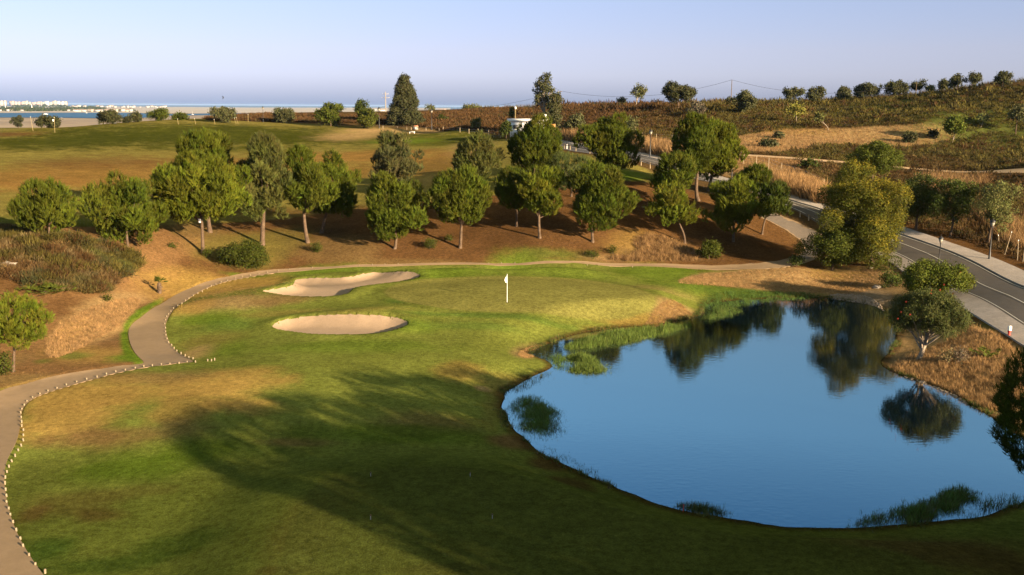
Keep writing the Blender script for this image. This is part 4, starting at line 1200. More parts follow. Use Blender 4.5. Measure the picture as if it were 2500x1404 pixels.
def mounds(geo, xy, size, nb, col, rg, wide=.22):
    """low rounded shrubs: short blades all over a dome"""
    n = len(xy)
    z = hq(xy[:, 0], xy[:, 1])
    for k in range(nb):
        d = rdirs(n, rg); d[:, 2] = np.abs(d[:, 2])
        r = size * rg.uniform(.5, 1.0, n)
        p = np.column_stack([xy, z - .05]) + d * r[:, None] * np.array([.9, .9, .62])
        dd = unit(d * .6 + np.array([0, 0, .55]) + rg.normal(size=(n, 3)) * .45)
        blades(geo, p, dd, size * rg.uniform(.28, .5, n), size * wide, col * rg.uniform(.75, 1.25, (n, 1)), rg)


rg = np.random.default_rng(11)
M_COVER = leafmat('scrub_blades', .2, .85, .08)
HB = np.array((.076, .041, .016)); HO = np.array((.080, .066, .016)); HD = np.array((.046, .040, .014))


def pick(cols, w, n, rg, amt=.25):
    w = np.array(w[:len(cols)], float); i = rg.choice(len(cols), n, p=w / w.sum())
    return np.array(cols)[i] * rg.uniform(1 - amt, 1 + amt, (n, 1))


roadzone = np.vstack([offset_line(lPR, 0), lL[::-1]])
trackzone = band(tr, -1.6, 1.6)
FIELD = poly_at([(1720, 372), (1735, 345), (1800, 335), (1900, 316), (2080, 311), (2200, 306), (2330, 309), (2340, 328), (2300, 350), (2190, 362), (2080, 354), (2000, 354), (1930, 372), (1830, 374)], 2)
LOWF = poly_at([(1560, 335), (1640, 340), (1740, 372), (1840, 382), (1930, 384), (1960, 400), (1960, 460), (1990, 500), (1900, 478), (1800, 440), (1700, 408), (1600, 378), (1540, 360)], 2)
hill = poly_at([(1180, 330), (1230, 285), (1300, 268), (1500, 256), (1700, 253), (1900, 252), (2100, 247), (2300, 228), (2500, 214), (2700, 200), (2700, 600), (2560, 640), (2420, 605), (2250, 560), (2150, 535), (2060, 505), (1990, 490), (1900, 466), (1800, 425), (1700, 395), (1600, 360), (1480, 345), (1380, 330), (1280, 325)], 1)
# upper hill: reddish heath on the left, olive scrub on the right
xy = sample_in([hill], 26000, rg, (roadzone, trackzone, FIELD, LOWF))
az = np.degrees(np.arctan2(xy[:, 0], xy[:, 1])); D = np.hypot(xy[:, 0], xy[:, 1])
red = sstep(13.5, 5, az + 3 * fbm(xy[:, 0], xy[:, 1], 35, 3, 2) - (D - 250) * .03)
big_ = fbm(xy[:, 0], xy[:, 1], 14, 3, 4)
oliv = sstep(-.5, .3, big_ + .012 * (D - 175))
col = pick([HO, HO * .8, HD, HO * 1.25], [5, 3, 2, 2], len(xy), rg)
cb = pick([HB, HB * .75, HD, HB * 1.3], [5, 3, 1.5, 1.5], len(xy), rg)
dry = pick([HB * .9, SCRUB, HD, G_BROWN * .9], [3, 3, 2, 1], len(xy), rg)
col = col * oliv[:, None] + dry * (1 - oliv[:, None])
col = col * (1 - red[:, None]) + cb * red[:, None]
brown = (rg.random(len(xy)) < .18 + .3 * fbm(xy[:, 0], xy[:, 1], 18, 2, 71))[:, None]
col = np.where(brown, cb * .9, col)
size = np.clip(D * .0042, .45, 1.25) * rg.uniform(.45, 1.25, len(xy)) * np.where(rg.random(len(xy)) < .06, 1.9, 1)
g = Geo(); mounds(g, xy, size, 30, col * .85, rg, .13)
tag(g.build('scrub', M_COVER), 'brown and olive scrub covering the hillside beyond the road', 'scrub', kind='stuff')
# skyline fringe
hx = []
for i in range(1400):
    a = R(rg.uniform(-2.5, 30)); ds = np.linspace(200, 380, 60)
    zz = hq(np.sin(a) * ds, np.cos(a) * ds); k = np.argmax((zz - CAMZ) / ds)
    dd = ds[k] + rg.normal() * 3
    hx.append((math.sin(a) * dd, math.cos(a) * dd))
hx = np.array(hx)
g = Geo(); clumps(g, hx, rg.uniform(.6, 1.7, len(hx)), 9, pick([HO, HD, HB], [3, 2, 2], len(hx), rg), rg, .07, .45)
tag(g.build('scrub', M_COVER), 'fringe of thin scrub along the top of the hill', 'scrub', kind='stuff')
heath = poly_at([(470, 296), (560, 284), (800, 283), (950, 284), (1080, 276), (1180, 268), (1300, 266), (1300, 318), (1230, 326), (1150, 318), (1040, 309), (930, 304), (860, 300), (650, 296)], 1)
xy = sample_in([heath], 9000, rg)
col = pick([HB, HB * .75, HD, HB * 1.25], [5, 3, 1, 2], len(xy), rg)
g = Geo(); mounds(g, xy, 1.1 * rg.uniform(.6, 1.3, len(xy)), 26, col, rg, .14)
tag(g.build('scrub', M_COVER), 'reddish brown heath behind the upper field', 'scrub', kind='stuff')
# left bank
lb = poly_at([(-160, 570), (0, 552), (60, 566), (120, 580), (190, 590), (280, 600), (322, 622), (342, 640), (338, 655), (290, 680), (270, 712), (225, 716), (160, 712), (90, 700), (40, 684), (0, 672), (-160, 690)], 2)
xy = sample_in([lb], 1500, rg)
m = fbm(xy[:, 0], xy[:, 1], 4.5, 3, 6)
keep = rg.random(len(xy)) < .45 + .6 * sstep(-.35, .25, m); xy = xy[keep]; m = m[keep]
gr = sstep(.0, .4, fbm(xy[:, 0], xy[:, 1], 5, 2, 44))[:, None]
col = pick([HB * 1.15, SCRUB * 1.5, G_BROWN, np.array((.17, .125, .06))], [4, 3, 3, 2], len(xy), rg) * (1 - gr) + gr * pick([HO * 1.15, OLIVE * 1.05, np.array((.085, .088, .022))], [3, 2, 2], len(xy), rg)
sz = rg.uniform(.35, .95, len(xy))
g = Geo(); mounds(g, xy, sz * 1.05, 110, col * .85, rg, .06); clumps(g, xy, sz * .95, 10, col, rg, .035, .55)
bx_ = sample_in([lb], 90, rg); sz = rg.uniform(.7, 1.5, len(bx_))
mounds(g, bx_, sz, 260, pick([HO, HO * .7, OLIVE * .8, HB * .8, HD], [3, 3, 2, 2, 2], len(bx_), rg), rg, .05)
tag(g.build('scrub', M_COVER), 'brown and olive scrub on the left bank above the path', 'scrub', kind='stuff')
# low bushes on the road verge at the right
vb = poly_at([(2150, 528), (2230, 548), (2330, 575), (2420, 603), (2520, 648), (2700, 740), (2700, 560), (2500, 530), (2350, 480), (2230, 470), (2150, 480)], 1)
xy = sample_in([vb], 900, rg, (roadzone,))
col = pick([HB * 1.1, SCRUB * 1.2, HD, HO, G_BROWN], [3, 3, 2, 2, 2], len(xy), rg)
sz = rg.uniform(.4, 1.0, len(xy))
g = Geo(); mounds(g, xy, sz, 80, col * .85, rg, .07); clumps(g, xy, sz * 1.1, 9, col * 1.1, rg, .035, .45)
tag(g.build('scrub', M_COVER), 'brown bushes and weeds behind the far pavement', 'scrub', kind='stuff')

# tall dry grass
STR = np.array((.33, .20, .085)); STR2 = np.array((.25, .15, .07))


def dry_grass(polys, n, h, label, nb=8, holes=(), cols=None, wide=.045, splay=.33):
    xy = sample_in([poly_at(p, 1) for p in polys], n, rg, holes)
    col = pick(cols or [STR, STR2, STR * 1.2, SOIL], [4, 3, 2, 1], len(xy), rg)
    g = Geo(); clumps(g, xy, h * rg.uniform(.5, 1.25, len(xy)), nb, col, rg, wide, splay)
    return tag(g.build('dry_grass', M_DRY), label, 'dry grass', kind='stuff')


dry_grass([[(1880, 462), (1930, 458), (2000, 470), (2030, 500), (2000, 503), (1930, 484)], [(1890, 440), (1960, 452), (1990, 480), (1900, 470)]], 1500, 2.0, 'tall golden grass on the verge above the road bend', 12, (roadzone,))
dry_grass([[(1365, 338), (1440, 343), (1440, 352), (1380, 346)], [(1550, 352), (1660, 372), (1690, 402), (1600, 382), (1545, 368)]], 1300, 2.2, 'tall reddish dry grass beside the upper road', 11, (roadzone,), [STR * .8, STR2 * .8, SOIL, STR])
dry_grass([[(2260, 470), (2400, 455), (2420, 440), (2300, 430), (2220, 440)], [(2380, 520), (2480, 540), (2520, 620), (2440, 600)]], 900, 1.5, 'thin dry grass behind the roadside trees', 9, (roadzone,), [STR * .8, STR2 * .7, SOIL])
dry_grass([[(1720, 372), (1735, 345), (1800, 335), (1900, 316), (2080, 311), (2200, 306), (2330, 309), (2340, 328), (2300, 350), (2190, 362), (2080, 354), (2000, 354), (1930, 372), (1830, 374)]], 6000, .55, 'straw coloured grass of the dry hillside field', 7, (trackzone,), [STR * .75, STR2 * .85, STR * .6], .10, .6)
dry_grass([[(1640, 345), (1760, 372), (1850, 384), (1930, 386), (1960, 402), (1950, 450), (1900, 466), (1800, 425), (1700, 395)]], 3000, .5, 'sparse dry grass below the dirt track', 6, (trackzone, roadzone), [STR * .7, STR2 * .8, SOILP], .09, .6)
dry_grass([[(2160, 892), (2200, 870), (2280, 850), (2340, 800), (2400, 800), (2480, 850), (2540, 920), (2480, 990), (2400, 985), (2330, 945)]], 5200, .42, 'golden dry grass on the pond bank below the pavement', 9, (POND,), None, .05, .5)
dry_grass([[(1640, 690), (1700, 668), (1830, 660), (1960, 660), (2080, 660), (2150, 655), (2160, 690), (2100, 718), (1990, 716), (1800, 700), (1720, 698)]], 5200, .26, 'short straw grass on the far pond bank', 8, (POND, PATH), [STR * .9, STR2, STR * 1.1, SOILP], .07, .7)
dry_grass([[(1540, 580), (1600, 570), (1680, 600), (1720, 636), (1640, 638), (1500, 638), (1480, 628), (1560, 622)]], 1600, .6, 'dry straw tufts under the leaning pine', 9, (PATH,), [STR * .8, STR2 * .9, SOIL], .05, .55)
dry_grass([[(110, 850), (130, 800), (200, 760), (270, 735), (345, 722), (330, 760), (290, 800), (230, 830), (180, 860), (120, 880)]], 4200, .3, 'bleached straw grass on the left bank beside the path', 9, (PATH,), [STR * 1.05, STR2, STR * .85, G_BROWN], .06, .7)
dry_grass([[(640, 700), (715, 690), (712, 700), (660, 712), (560, 760), (430, 752), (480, 725), (560, 690)]], 3600, .12, 'short bleached grass between the path and the long bunker', 7, (PATH, BUNK1), [STR * .75, STR2 * .9, G_TAN, G_BROWN], .12, .8)
dry_grass([[(1570, 770), (1600, 735), (1650, 720), (1705, 750), (1700, 765), (1640, 782)], [(1262, 858), (1275, 835), (1350, 815), (1420, 812), (1400, 826), (1330, 842), (1290, 862)]], 3000, .2, 'pale straw grass on the bank between green and pond', 8, (POND,), [STR * .9, STR2, G_TAN, STR], .07, .7)

dry_grass([[(420, 640), (470, 560), (600, 545), (850, 520), (1000, 505), (1200, 490), (1400, 460), (1580, 452), (1700, 500), (1850, 560), (1920, 620), (1800, 640), (1500, 638), (1050, 636), (720, 648), (560, 664), (470, 690)]], 9000, .16, 'dead needles and thin dry tufts littering the slope under the pines', 6, (PATH,), [SOIL * 1.5, SOIL * .7, G_BROWN, SOILP * 1.2], .10, .9)
# turf blades that follow the colour of the ground they grow from
xy = np.stack([0 * rg.random(1), 0 * rg.random(1)], -1)
n = 230000
a = R(1) * rg.uniform(-30, 30, n); l = np.exp(rg.uniform(math.log(29), math.log(125), n))
x = np.sin(a) * l; y = np.cos(a) * l
ok = (sdist(x, y, GREEN) > .6) & (sdist(x, y, BUNK1) > .25) & (sdist(x, y, BUNK2) > .25) & (sdist(x, y, PATH) > .12) & (sdist(x, y, POND) > .15) & (sdist(x, y, TEE) > -.3) & (sdist(x, y, roadzone) > .3) & (sdist(x, y, np.vstack([lL[:NL], lPL[::-1]])) > .2)
x = x[ok]; y = y[ok]
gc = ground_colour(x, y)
fair = rg.random(len(x)) < .25 + .75 * sstep(-.3, .5, fbm(x, y, 9, 4, 61))
x = x[fair]; y = y[fair]; gc = gc[fair]
D = np.hypot(x, y)
hgt = (.03 + .045 * sstep(-.2, .6, fbm(x, y, 5, 3, 12))) * np.clip(D / 55, .8, 2.2) * rg.uniform(.6, 1.3, len(x))
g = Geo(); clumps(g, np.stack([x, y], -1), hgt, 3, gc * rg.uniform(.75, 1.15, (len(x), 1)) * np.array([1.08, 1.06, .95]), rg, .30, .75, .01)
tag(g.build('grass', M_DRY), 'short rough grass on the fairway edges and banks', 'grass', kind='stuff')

# fringe along the pond's edge
k_ = rg.integers(0, len(POND), 9000); c_ = POND[k_] + rg.normal(size=(9000, 2)) * .22
d_ = sdist(c_[:, 0], c_[:, 1], POND); ok = (d_ > -.12) & (fbm(c_[:, 0], c_[:, 1], 2.5, 3, 15) > -.25)
c_ = c_[ok]
g = Geo(); clumps(g, c_, rg.uniform(.08, .30, len(c_)) * (.4 + .8 * (fbm(c_[:, 0], c_[:, 1], 3.5, 2, 19) > 0)), 5, pick([np.array((.07, .09, .018)), np.array((.045, .075, .014)), G_BROWN, np.array((.10, .10, .03))], [4, 3, 2, 2], len(c_), rg), rg, .09, .5, .02)
tag(g.build('shore_grass', M_LEAF), 'uneven fringe of grass along the edge of the pond', 'grass', kind='stuff')

# ------------------------------------------------------------------ reeds and water grass
RG = np.array((.075, .115, .020)); RG2 = np.array((.105, .135, .030)); RGD = np.array((.062, .110, .022)); RST = np.array((.10, .10, .045))


def reeds(label, px, n, h, cols, nb=5, base=POND_Z, wide=.055, splay=.28, onground=False, clump=True):
    p = flat(px, POND_Z) if not onground else poly_at(px, 1)
    p = chaikin(p, 2)
    xy = sample_in([p], n, rg) + rg.normal(size=(1, 2)) * 0
    xy = xy + rg.normal(size=xy.shape) * .22 * (rg.random((len(xy), 1)) < .5)
    d = sdist(xy[:, 0], xy[:, 1], p)
    hh = h * rg.uniform(.35, 1.3, len(xy)) * (.5 + .5 * sstep(0, -.8, d)) * (.75 + .5 * sstep(-.3, .4, fbm(xy[:, 0], xy[:, 1], .8, 2, 14)))
    g = Geo(); clumps(g, xy, hh, nb, pick(cols, [1] * len(cols), len(xy), rg), rg, wide, splay, .04, .8, zf=lambda x, y: np.maximum(hq(x, y), base))
    return tag(g.build('reeds', M_LEAF), label, 'reeds', kind='stuff')


reeds('dense round island of green reeds near the left shore', [(1246, 990), (1258, 966), (1300, 966), (1345, 985), (1366, 1012), (1360, 1042), (1335, 1064), (1305, 1064), (1275, 1050), (1252, 1020)], 1900, .36, [RGD, RGD * 1.5, RG, RG2 * .9], 6, splay=.4)
reeds('thin reeds standing in water round the reed island', [(1232, 985), (1290, 955), (1380, 1000), (1400, 1050), (1330, 1085), (1270, 1070), (1236, 1030)], 520, .34, [RGD, RST * .6], 4, splay=.45)
reeds('sunlit strip of water grass along the upper left shore', [(1372, 848), (1420, 826), (1520, 806), (1600, 800), (1690, 790), (1688, 800), (1620, 818), (1540, 838), (1450, 850), (1390, 856)], 3400, .5, [RG, RG2, RG * 1.15], 6)
reeds('tongue of green water grass reaching into the pond', [(1362, 880), (1395, 864), (1440, 868), (1470, 890), (1488, 904), (1450, 914), (1400, 912), (1380, 905), (1405, 895), (1400, 882)], 1700, .45, [RG, RG2 * .9, RG * .8], 6)
reeds('dark water grass in the cove behind the tongue', [(1325, 870), (1370, 858), (1400, 880), (1390, 905), (1350, 904)], 420, .35, [RGD, RG * .7], 5)
reeds('thin yellow reeds in the shade under the steep left bank', [(1238, 950), (1290, 925), (1345, 903), (1352, 912), (1300, 945), (1250, 962)], 300, .4, [RST, RST * .7, RG * .8], 4, splay=.45)
reeds('clump of water grass at the point below the green', [(1716, 768), (1730, 750), (1775, 746), (1820, 756), (1812, 768), (1760, 778), (1735, 790), (1705, 795)], 900, .36, [RG * .9, RGD, RG2 * .8], 5)
reeds('bright green grass strip along the far pond shore', [(1692, 722), (1720, 708), (1800, 706), (1900, 710), (1998, 717), (1990, 728), (1890, 729), (1780, 736), (1720, 737)], 2600, .3, [RG * .7, RGD, RGD * 1.2], 6, onground=True)
reeds('long dark bed of reeds at the near right shore', [(2075, 1284), (2120, 1262), (2200, 1244), (2260, 1220), (2310, 1196), (2360, 1192), (2395, 1204), (2385, 1222), (2340, 1245), (2280, 1268), (2180, 1284), (2100, 1290)], 1900, .5, [RGD, RGD * 1.4, RG, RST], 6, splay=.4)
reeds('sparse reeds in the shallow corner at the right edge', [(2330, 1275), (2400, 1205), (2470, 1210), (2520, 1220), (2500, 1240), (2420, 1265)], 230, .45, [RGD, RST * .7], 4, splay=.4)
reeds('sparse reeds dotted along the near left shore', [(1300, 1085), (1370, 1095), (1400, 1120), (1465, 1150), (1455, 1166), (1400, 1138), (1330, 1105)], 150, .4, [RGD, RST * .6], 4, splay=.45)
reeds('thin reeds beside the red stake', [(1640, 1232), (1700, 1234), (1760, 1244), (1785, 1262), (1700, 1252)], 420, .5, [RGD, RST, RG * .6], 4, splay=.3)
# ------------------------------------------------------------------ things on the course
M_WOOD = simple('weathered_wood', (.30, .235, .155), .9, .15, [3, 20], .75, 1.25)
M_STUB = simple('pale_post_wood', (.22, .175, .115), .9, .15, [9, 30], .7, 1.25)
M_DARKW = simple('dark_wood', (.10, .07, .045), .9, .15, [3, 20], .75, 1.25)
M_BLACK = simple('black_iron', (.016, .016, .017), .5, .4, [5], .8, 1.2)
M_WHITE = simple('white_paint', (.78, .77, .74), .6, .3, [3], .93, 1.05)
M_WALL = simple('white_render', (.74, .73, .71), .9, .15, [.8, 6], .93, 1.06)
M_GLASS = simple('milky_glass', (.20, .175, .13), .3, .5, [3], .9, 1.1)
M_CONC = simple('concrete', (.25, .215, .18), .9, .2, [1.5, 12], .8, 1.15)
M_RED = simple('red_paint', (.46, .045, .03), .6, .3, [4], .85, 1.15)
M_STEEL = simple('steel', (.32, .32, .33), .5, .5, [6], .85, 1.15, metal=.5)
M_TILE = simple('roof_tile', (.33, .15, .085), .9, .15, [5], .8, 1.2)
M_YEL = simple('yellow_pole_paint', (.30, .235, .11), .7, .25, [4], .85, 1.15)


def xy_at_depth(u, v, depth):
    d = ray(u, v); d = d / math.hypot(d[0], d[1])
    return d[0] * depth, d[1] * depth, CAMZ + d[2] * depth


# flagstick
x, y, z, s = spot(1238, 738)
fl = empty('flagstick', (x, y, z), 'white flagstick with a white flag standing in the green', 'golf flag')
H = 68 * s / .972
g = Geo(); g.tube([(0, 0, -.15), (0, 0, H)], [.022, .016], 8); g.build('pole', M_WHITE, fl)
g = Geo()
n = 9
for k in range(2):
    tt = np.linspace(0, 1, n)
    zt = H - .03 - .62 * tt; wv = .05 * np.sin(tt * 6)
    a = np.stack([-.015 - 0 * tt, wv * 0, H - .03 - .62 * tt], -1)
    bw = -.02 - .24 * np.sin(np.clip(tt, 0, 1) * math.pi * .93) * (.35 + .65 * tt)
    b_ = np.stack([bw, wv + .02 * k, H - .06 - .66 * tt], -1)
    v = np.vstack([a, b_]); f = [(i, i + 1, n + i + 1, n + i) for i in range(n - 1)]
    g.add(v, f)
g.build('flag', M_WHITE, fl, smooth=True)
g = Geo(); g.lathe([(.06, .012), (.06, -.1), (.001, -.1)], n=14); g.build('cup', M_BLACK, fl)

# post stubs along the path
STUBS = """1257 642;1434 647;1462 647;1489 650;1544 652;1193 643;1224 643;877 648;909 647;940 646;972 645;762 654;732 657;706 658;680 662;653 666;632 669
611 673;591 676;575 679;555 685;540 689;527 694;516 699;506 705;494 712;483 717;472 722;461 729;453 735;444 742;434 747;424 754;417 761;411 768;407 774;404 782;402 791
404 801;404 810;405 819;408 828;412 837;419 843;425 851;432 857;442 864;452 869;461 874;471 876;477 884;507 881;516 881;524 879;457 885;437 887;415 889;394 891;372 894;351 896;330 900;306 905;283 909;260 915;237 922;212 927;187 934;162 941
139 949;117 956;97 964;80 972;66 981;59 991;53 1000;51 1009;52 1020;53 1031;53 1041;57 1051;57 1063;57 1076;52 1089;45 1100;37 1114;29 1127;22 1140;17 1153;13 1167;12 1182;14 1197;16 1212;16 1227;21 1243;25 1258;32 1276;40 1296;50 1316;57 1335;71 1357;86 1380;110 1399"""
pts = np.array([list(map(float, p.split())) for p in STUBS.replace('\n', ';').split(';')])
sx_, sy_, sz_ = px_at(pts[:, 0], pts[:, 1] + 1)
stub0 = None
rg = np.random.default_rng(3)
for i in range(len(pts)):
    if stub0 is None:
        g = Geo(); g.lathe([(.042, -.12), (.042, .125), (.036, .145), (.001, .147)], n=9)
        stub0 = o = g.build('wooden_stub', M_STUB)
        tag(o, 'short pale wooden stub marking the inner edge of the cart path', 'post', 'wooden stubs along the cart path')
    else:
        o = stub0.copy(); COL.objects.link(o)
    o.location = (sx_[i], sy_[i], sz_[i]); o.scale = (1, 1, rg.uniform(.85, 1.2))
    o.rotation_euler = (R(rg.normal() * 3), R(rg.normal() * 3), rg.uniform(0, 6))

# street lamps
def lamp(u, v, vtop, label, depth=None):
    if depth:
        x, y, _ = xy_at_depth(u, v, depth); z = float(hq(x, y)); s = mscale(x, y, z)
        h = _ - z + (v - vtop) * s / .972
    else:
        x, y, z, s = spot(u, v); h = (v - vtop) * s / .972
    root = empty('street_lamp', (x, y, z), label, 'street lamp', 'old style street lamps')
    k = h / 4.0
    g = Geo(); g.lathe([(.16, -.1), (.16, .12), (.11, .2), (.10, .75), (.065, .85), (.055, 2.1), (.045, 3.12), (.09, 3.16), (.05, 3.2), (.10, 3.28)], n=10); g.build('pole', M_BLACK, root, smooth=False)
    g = Geo(); g.lathe([(.13, 3.28), (.235, 3.66), (.001, 3.66)], n=6); ln = g.build('lantern', M_GLASS, root)
    g = Geo(); g.lathe([(.27, 3.64), (.29, 3.70), (.17, 3.84), (.07, 3.90), (.05, 3.96), (.001, 4.0)], n=6); g.build('lantern_cap', M_BLACK, root)
    for c in root.children: c.scale = (k, k, k)
    return root


lamp(2415, 635, 536, 'street lamp on the far pavement among the roadside trees')
lamp(2290, 668, 577, 'street lamp rising behind the red flowered bush')
lamp(1587, 385, 318, 'street lamp on the pavement between two big pines')
lamp(1786, 450, 372, 'street lamp half hidden behind the tall roadside pines')
lamp(643, 298, 261, 'lone street lamp on the skyline of the upper field')
lamp(926, 312, 263, 'street lamp between the yellow green bush and the concrete pole', depth=276)
lamp(1054, 317, 268, 'street lamp by the rail fence right of the tall evergreen')

# range poles
def pole(u, v, vtop, lean, label, name='range_pole', mat_=None, r=.036, grp='range poles on the upper field', flag=False):
    x, y, z, s = spot(u, v); h = (v - vtop) * s / .972
    root = empty(name, (x, y, z), label, 'pole', grp)
    g = Geo(); g.tube([(0, 0, -.2), (lean * h, 0, h)], r, 7); g.build('shaft', mat_ or M_YEL, root)
    g = Geo(); g.lathe([(r * 1.3, h - .05), (r * 1.3, h + .04), (.001, h + .08)], (lean * h, 0, 0), 7); g.build('cap', M_WHITE, root)
    if flag:
        g = Geo(); g.box((-.22, 0, h - .75), (.4, .05, .5)); g.build('flag', M_WHITE, root)
    return root


pole(81, 320, 287, -.11, 'tall yellow range pole leaning left at the far left')
pole(134, 324, 288, .03, 'tall straight yellow range pole with a small flag', flag=True)
pole(436, 304, 291, -.16, 'short range pole on the mound, first of the skyline four')
pole(478, 303, 290, -.2, 'short range pole on the mound, second of the skyline four')
pole(525, 304, 292, -.14, 'short range pole in front of the two topped olive tree')
pole(577, 303, 289, -.3, 'left one of the paired leaning range poles')
pole(582, 303, 288, -.3, 'right one of the paired leaning range poles')
pole(606, 298, 280, .02, 'upright yellow pole left of the skyline street lamp')
# white box on the field
x, y, z, s = spot(280, 302)
bx = empty('tee_box_marker', (x, y, z), 'small white box on the edge of the upper field', 'marker')
g = Geo(); g.box((0, 0, .25), (.65, .4, .42)); g.build('body', M_WHITE, bx)
g = Geo(); g.box((0, 0, .49), (.72, .46, .05)); g.build('lid', M_WHITE, bx)

# stone utility pillar, white bench
x, y, z, s = spot(1015, 317)
ut = empty('utility_pillar', (x, y, z), 'stubby stone utility pillar with a tiled cap by the rail fence', 'utility box')
g = Geo(); g.box((0, 0, .42), (1.3, .8, .95)); g.build('body', M_CONC, ut)
g = Geo(); g.box((0, 0, 1.04), (1.6, 1.05, .28), taper=.6); g.build('cap', M_TILE, ut)
g = Geo(); g.box((-.1, -.41, .4), (.6, .03, .6)); g.build('door', M_STEEL, ut)
x, y, z, s = spot(1006, 326)
bn = empty('stone_bench', (x, y, z), 'low white bench on the dry grass in front of the stone pillar', 'bench')
g = Geo(); g.box((0, 0, .42), (1.6, .45, .09)); g.build('seat', M_WHITE, bn)
for k in (-.6, .6):
    g = Geo(); g.box((k, 0, .19), (.14, .4, .40)); g.build('leg', M_WHITE, bn)


# fences
def fence(name, feet, h, label, rails, mat_, pr=.06, rail_mat=None, rr=.035, cat='fence'):
    P = [spot(u, v) for u, v in feet]
    o0 = P[0]
    root = empty(name, (o0[0], o0[1], o0[2]), label, cat)
    for i, (x, y, z, s) in enumerate(P):
        g = Geo(); g.tube([(0, 0, -.2), (0, 0, h)], [pr, pr * .9], 7)
        g.build('post', mat_, root, loc=(x - o0[0], y - o0[1], z - o0[2]))
    for hh in rails:
        g = Geo(); g.tube([(x - o0[0], y - o0[1], z - o0[2] + hh) for x, y, z, s in P], rr, 6)
        g.build('rail' if rr > .02 else 'wire', rail_mat or mat_, root)
    return root


fence('rail_fence', [(898, 313), (935, 314), (970, 315), (993, 316), (1004, 317), (1040, 318), (1072, 320)], .75, 'low wooden rail fence along the crest of the upper field', [.68], M_WOOD, .09, M_DARKW, .05)
fence('wire_fence', [(1082, 320), (1123, 323), (1145, 326), (1167, 326), (1193, 329), (1218, 331)], 1.15, 'wire fence on pale posts in front of the brown heath', [.5, 1.0], M_WOOD, .075, M_STEEL, .012)
fence('rail_fence', [(1190, 335), (1205, 336), (1222, 337)], .6, 'short low rail beside the lawn near the white building', [.55], M_WOOD, .08, M_DARKW, .05)
fence('road_rail', [(1330, 357), (1378, 364), (1392, 366), (1406, 369), (1440, 375), (1480, 382), (1510, 388), (1545, 399), (1565, 404), (1587, 411), (1620, 420), (1660, 430)], .8, 'dark low guard rail on pale posts along the lawn side of the road', [.72], M_WOOD, .07, M_DARKW, .06)
fence('road_rail', [(1870, 500), (1925, 516), (1953, 530), (1974, 538), (2010, 556), (2040, 566)], .65, 'dark low guard rail between the cart path and the road', [.58], M_WOOD, .07, M_DARKW, .05)
fence('wire_fence', [(1510, 345), (1567, 346), (1602, 349), (1640, 352), (1690, 362), (1740, 380), (1784, 392), (1815, 400), (1846, 407), (1876, 414), (1907, 428), (1938, 437), (1970, 450), (2010, 470)], 1.75, 'wire fence of thin pale posts climbing the hillside above the road', [.6, 1.15, 1.65], M_WOOD, .05, M_STEEL, .008)
# marker post at the road
x, y, z, s = spot(1384, 364)
mp_ = empty('marker_post', (x, y, z), 'white road marker post with a black top', 'post')
g = Geo(); g.tube([(0, 0, -.1), (0, 0, .85)], .07, 8); g.build('shaft', M_WHITE, mp_)
g = Geo(); g.tube([(0, 0, .85), (0, 0, 1.2)], .075, 8); g.build('top', M_BLACK, mp_)

# gatehouse
d = 222.0
x, y, zt = xy_at_depth(1290, 290, d); z = float(hq(x, y)); s = mscale(x, y, zt)
hb = zt - z
gh = empty('gatehouse', (x, y, z), 'white flat roofed gatehouse behind the big dark pine', 'building', rz=R(-14))
W = 92 * s
g = Geo(); g.box((0, 0, (hb - .5) / 2), (W * .86, 4.6, hb - .5)); g.build('wall', M_WALL, gh)
g = Geo(); g.box((0, 0, hb - .28), (W, 5.6, .56)); g.build('roof', M_WALL, gh)
for k in (-.28, .05):
    g = Geo(); g.box((k * W, -2.31, hb * .55), (1.1, .06, .9)); wn = g.build('window', M_BLACK, gh)
    g = Geo(); g.box((k * W, -2.33, hb * .55 - .5), (1.3, .1, .08)); g.build('sill', M_WHITE, wn)
g = Geo(); g.box((.25 * W, -2.31, 1.1), (1.0, .06, 2.1)); g.build('door', M_DARKW, gh)
x, y, zt = xy_at_depth(1331, 278, d); z = float(hq(x, y))
bxp = empty('box_sign', (x, y, z), 'small white box on a post beside the gatehouse', 'sign')
g = Geo(); g.box((0, 0, zt - z - .5), (.5, .35, .75)); g.build('body', M_WHITE, bxp)
g = Geo(); g.tube([(0, 0, -.2), (0, 0, zt - z - .85)], .06, 7); g.build('post', M_STEEL, bxp)
x, y, zt = xy_at_depth(1258, 261, d + 6); z = float(hq(x, y))
fl_ = empty('floodlight_pole', (x, y, z), 'slim pole with a white floodlight above the gatehouse roof', 'pole')
g = Geo(); g.tube([(0, 0, -.2), (0, 0, zt - z)], .06, 7); g.build('shaft', M_YEL, fl_)
g = Geo(); g.box((.05, -.1, zt - z - .25), (.35, .3, .5)); g.build('floodlight', M_WHITE, fl_)
x, y, zt = xy_at_depth(1348, 303, 215); z = float(hq(x, y))
sg = empty('panel_sign', (x, y, z), 'blank orange brown panel beside the gatehouse pine', 'sign')
g = Geo(); g.box((0, 0, zt - z - .4), (1.3, .08, .8)); g.build('panel', simple('ochre_panel', (.42, .17, .05), .7), sg)
for k in (-.66, .66):
    g = Geo(); g.tube([(k, 0, -.2), (k, 0, zt - z + .05)], .05, 7); g.build('post', M_WOOD, sg)

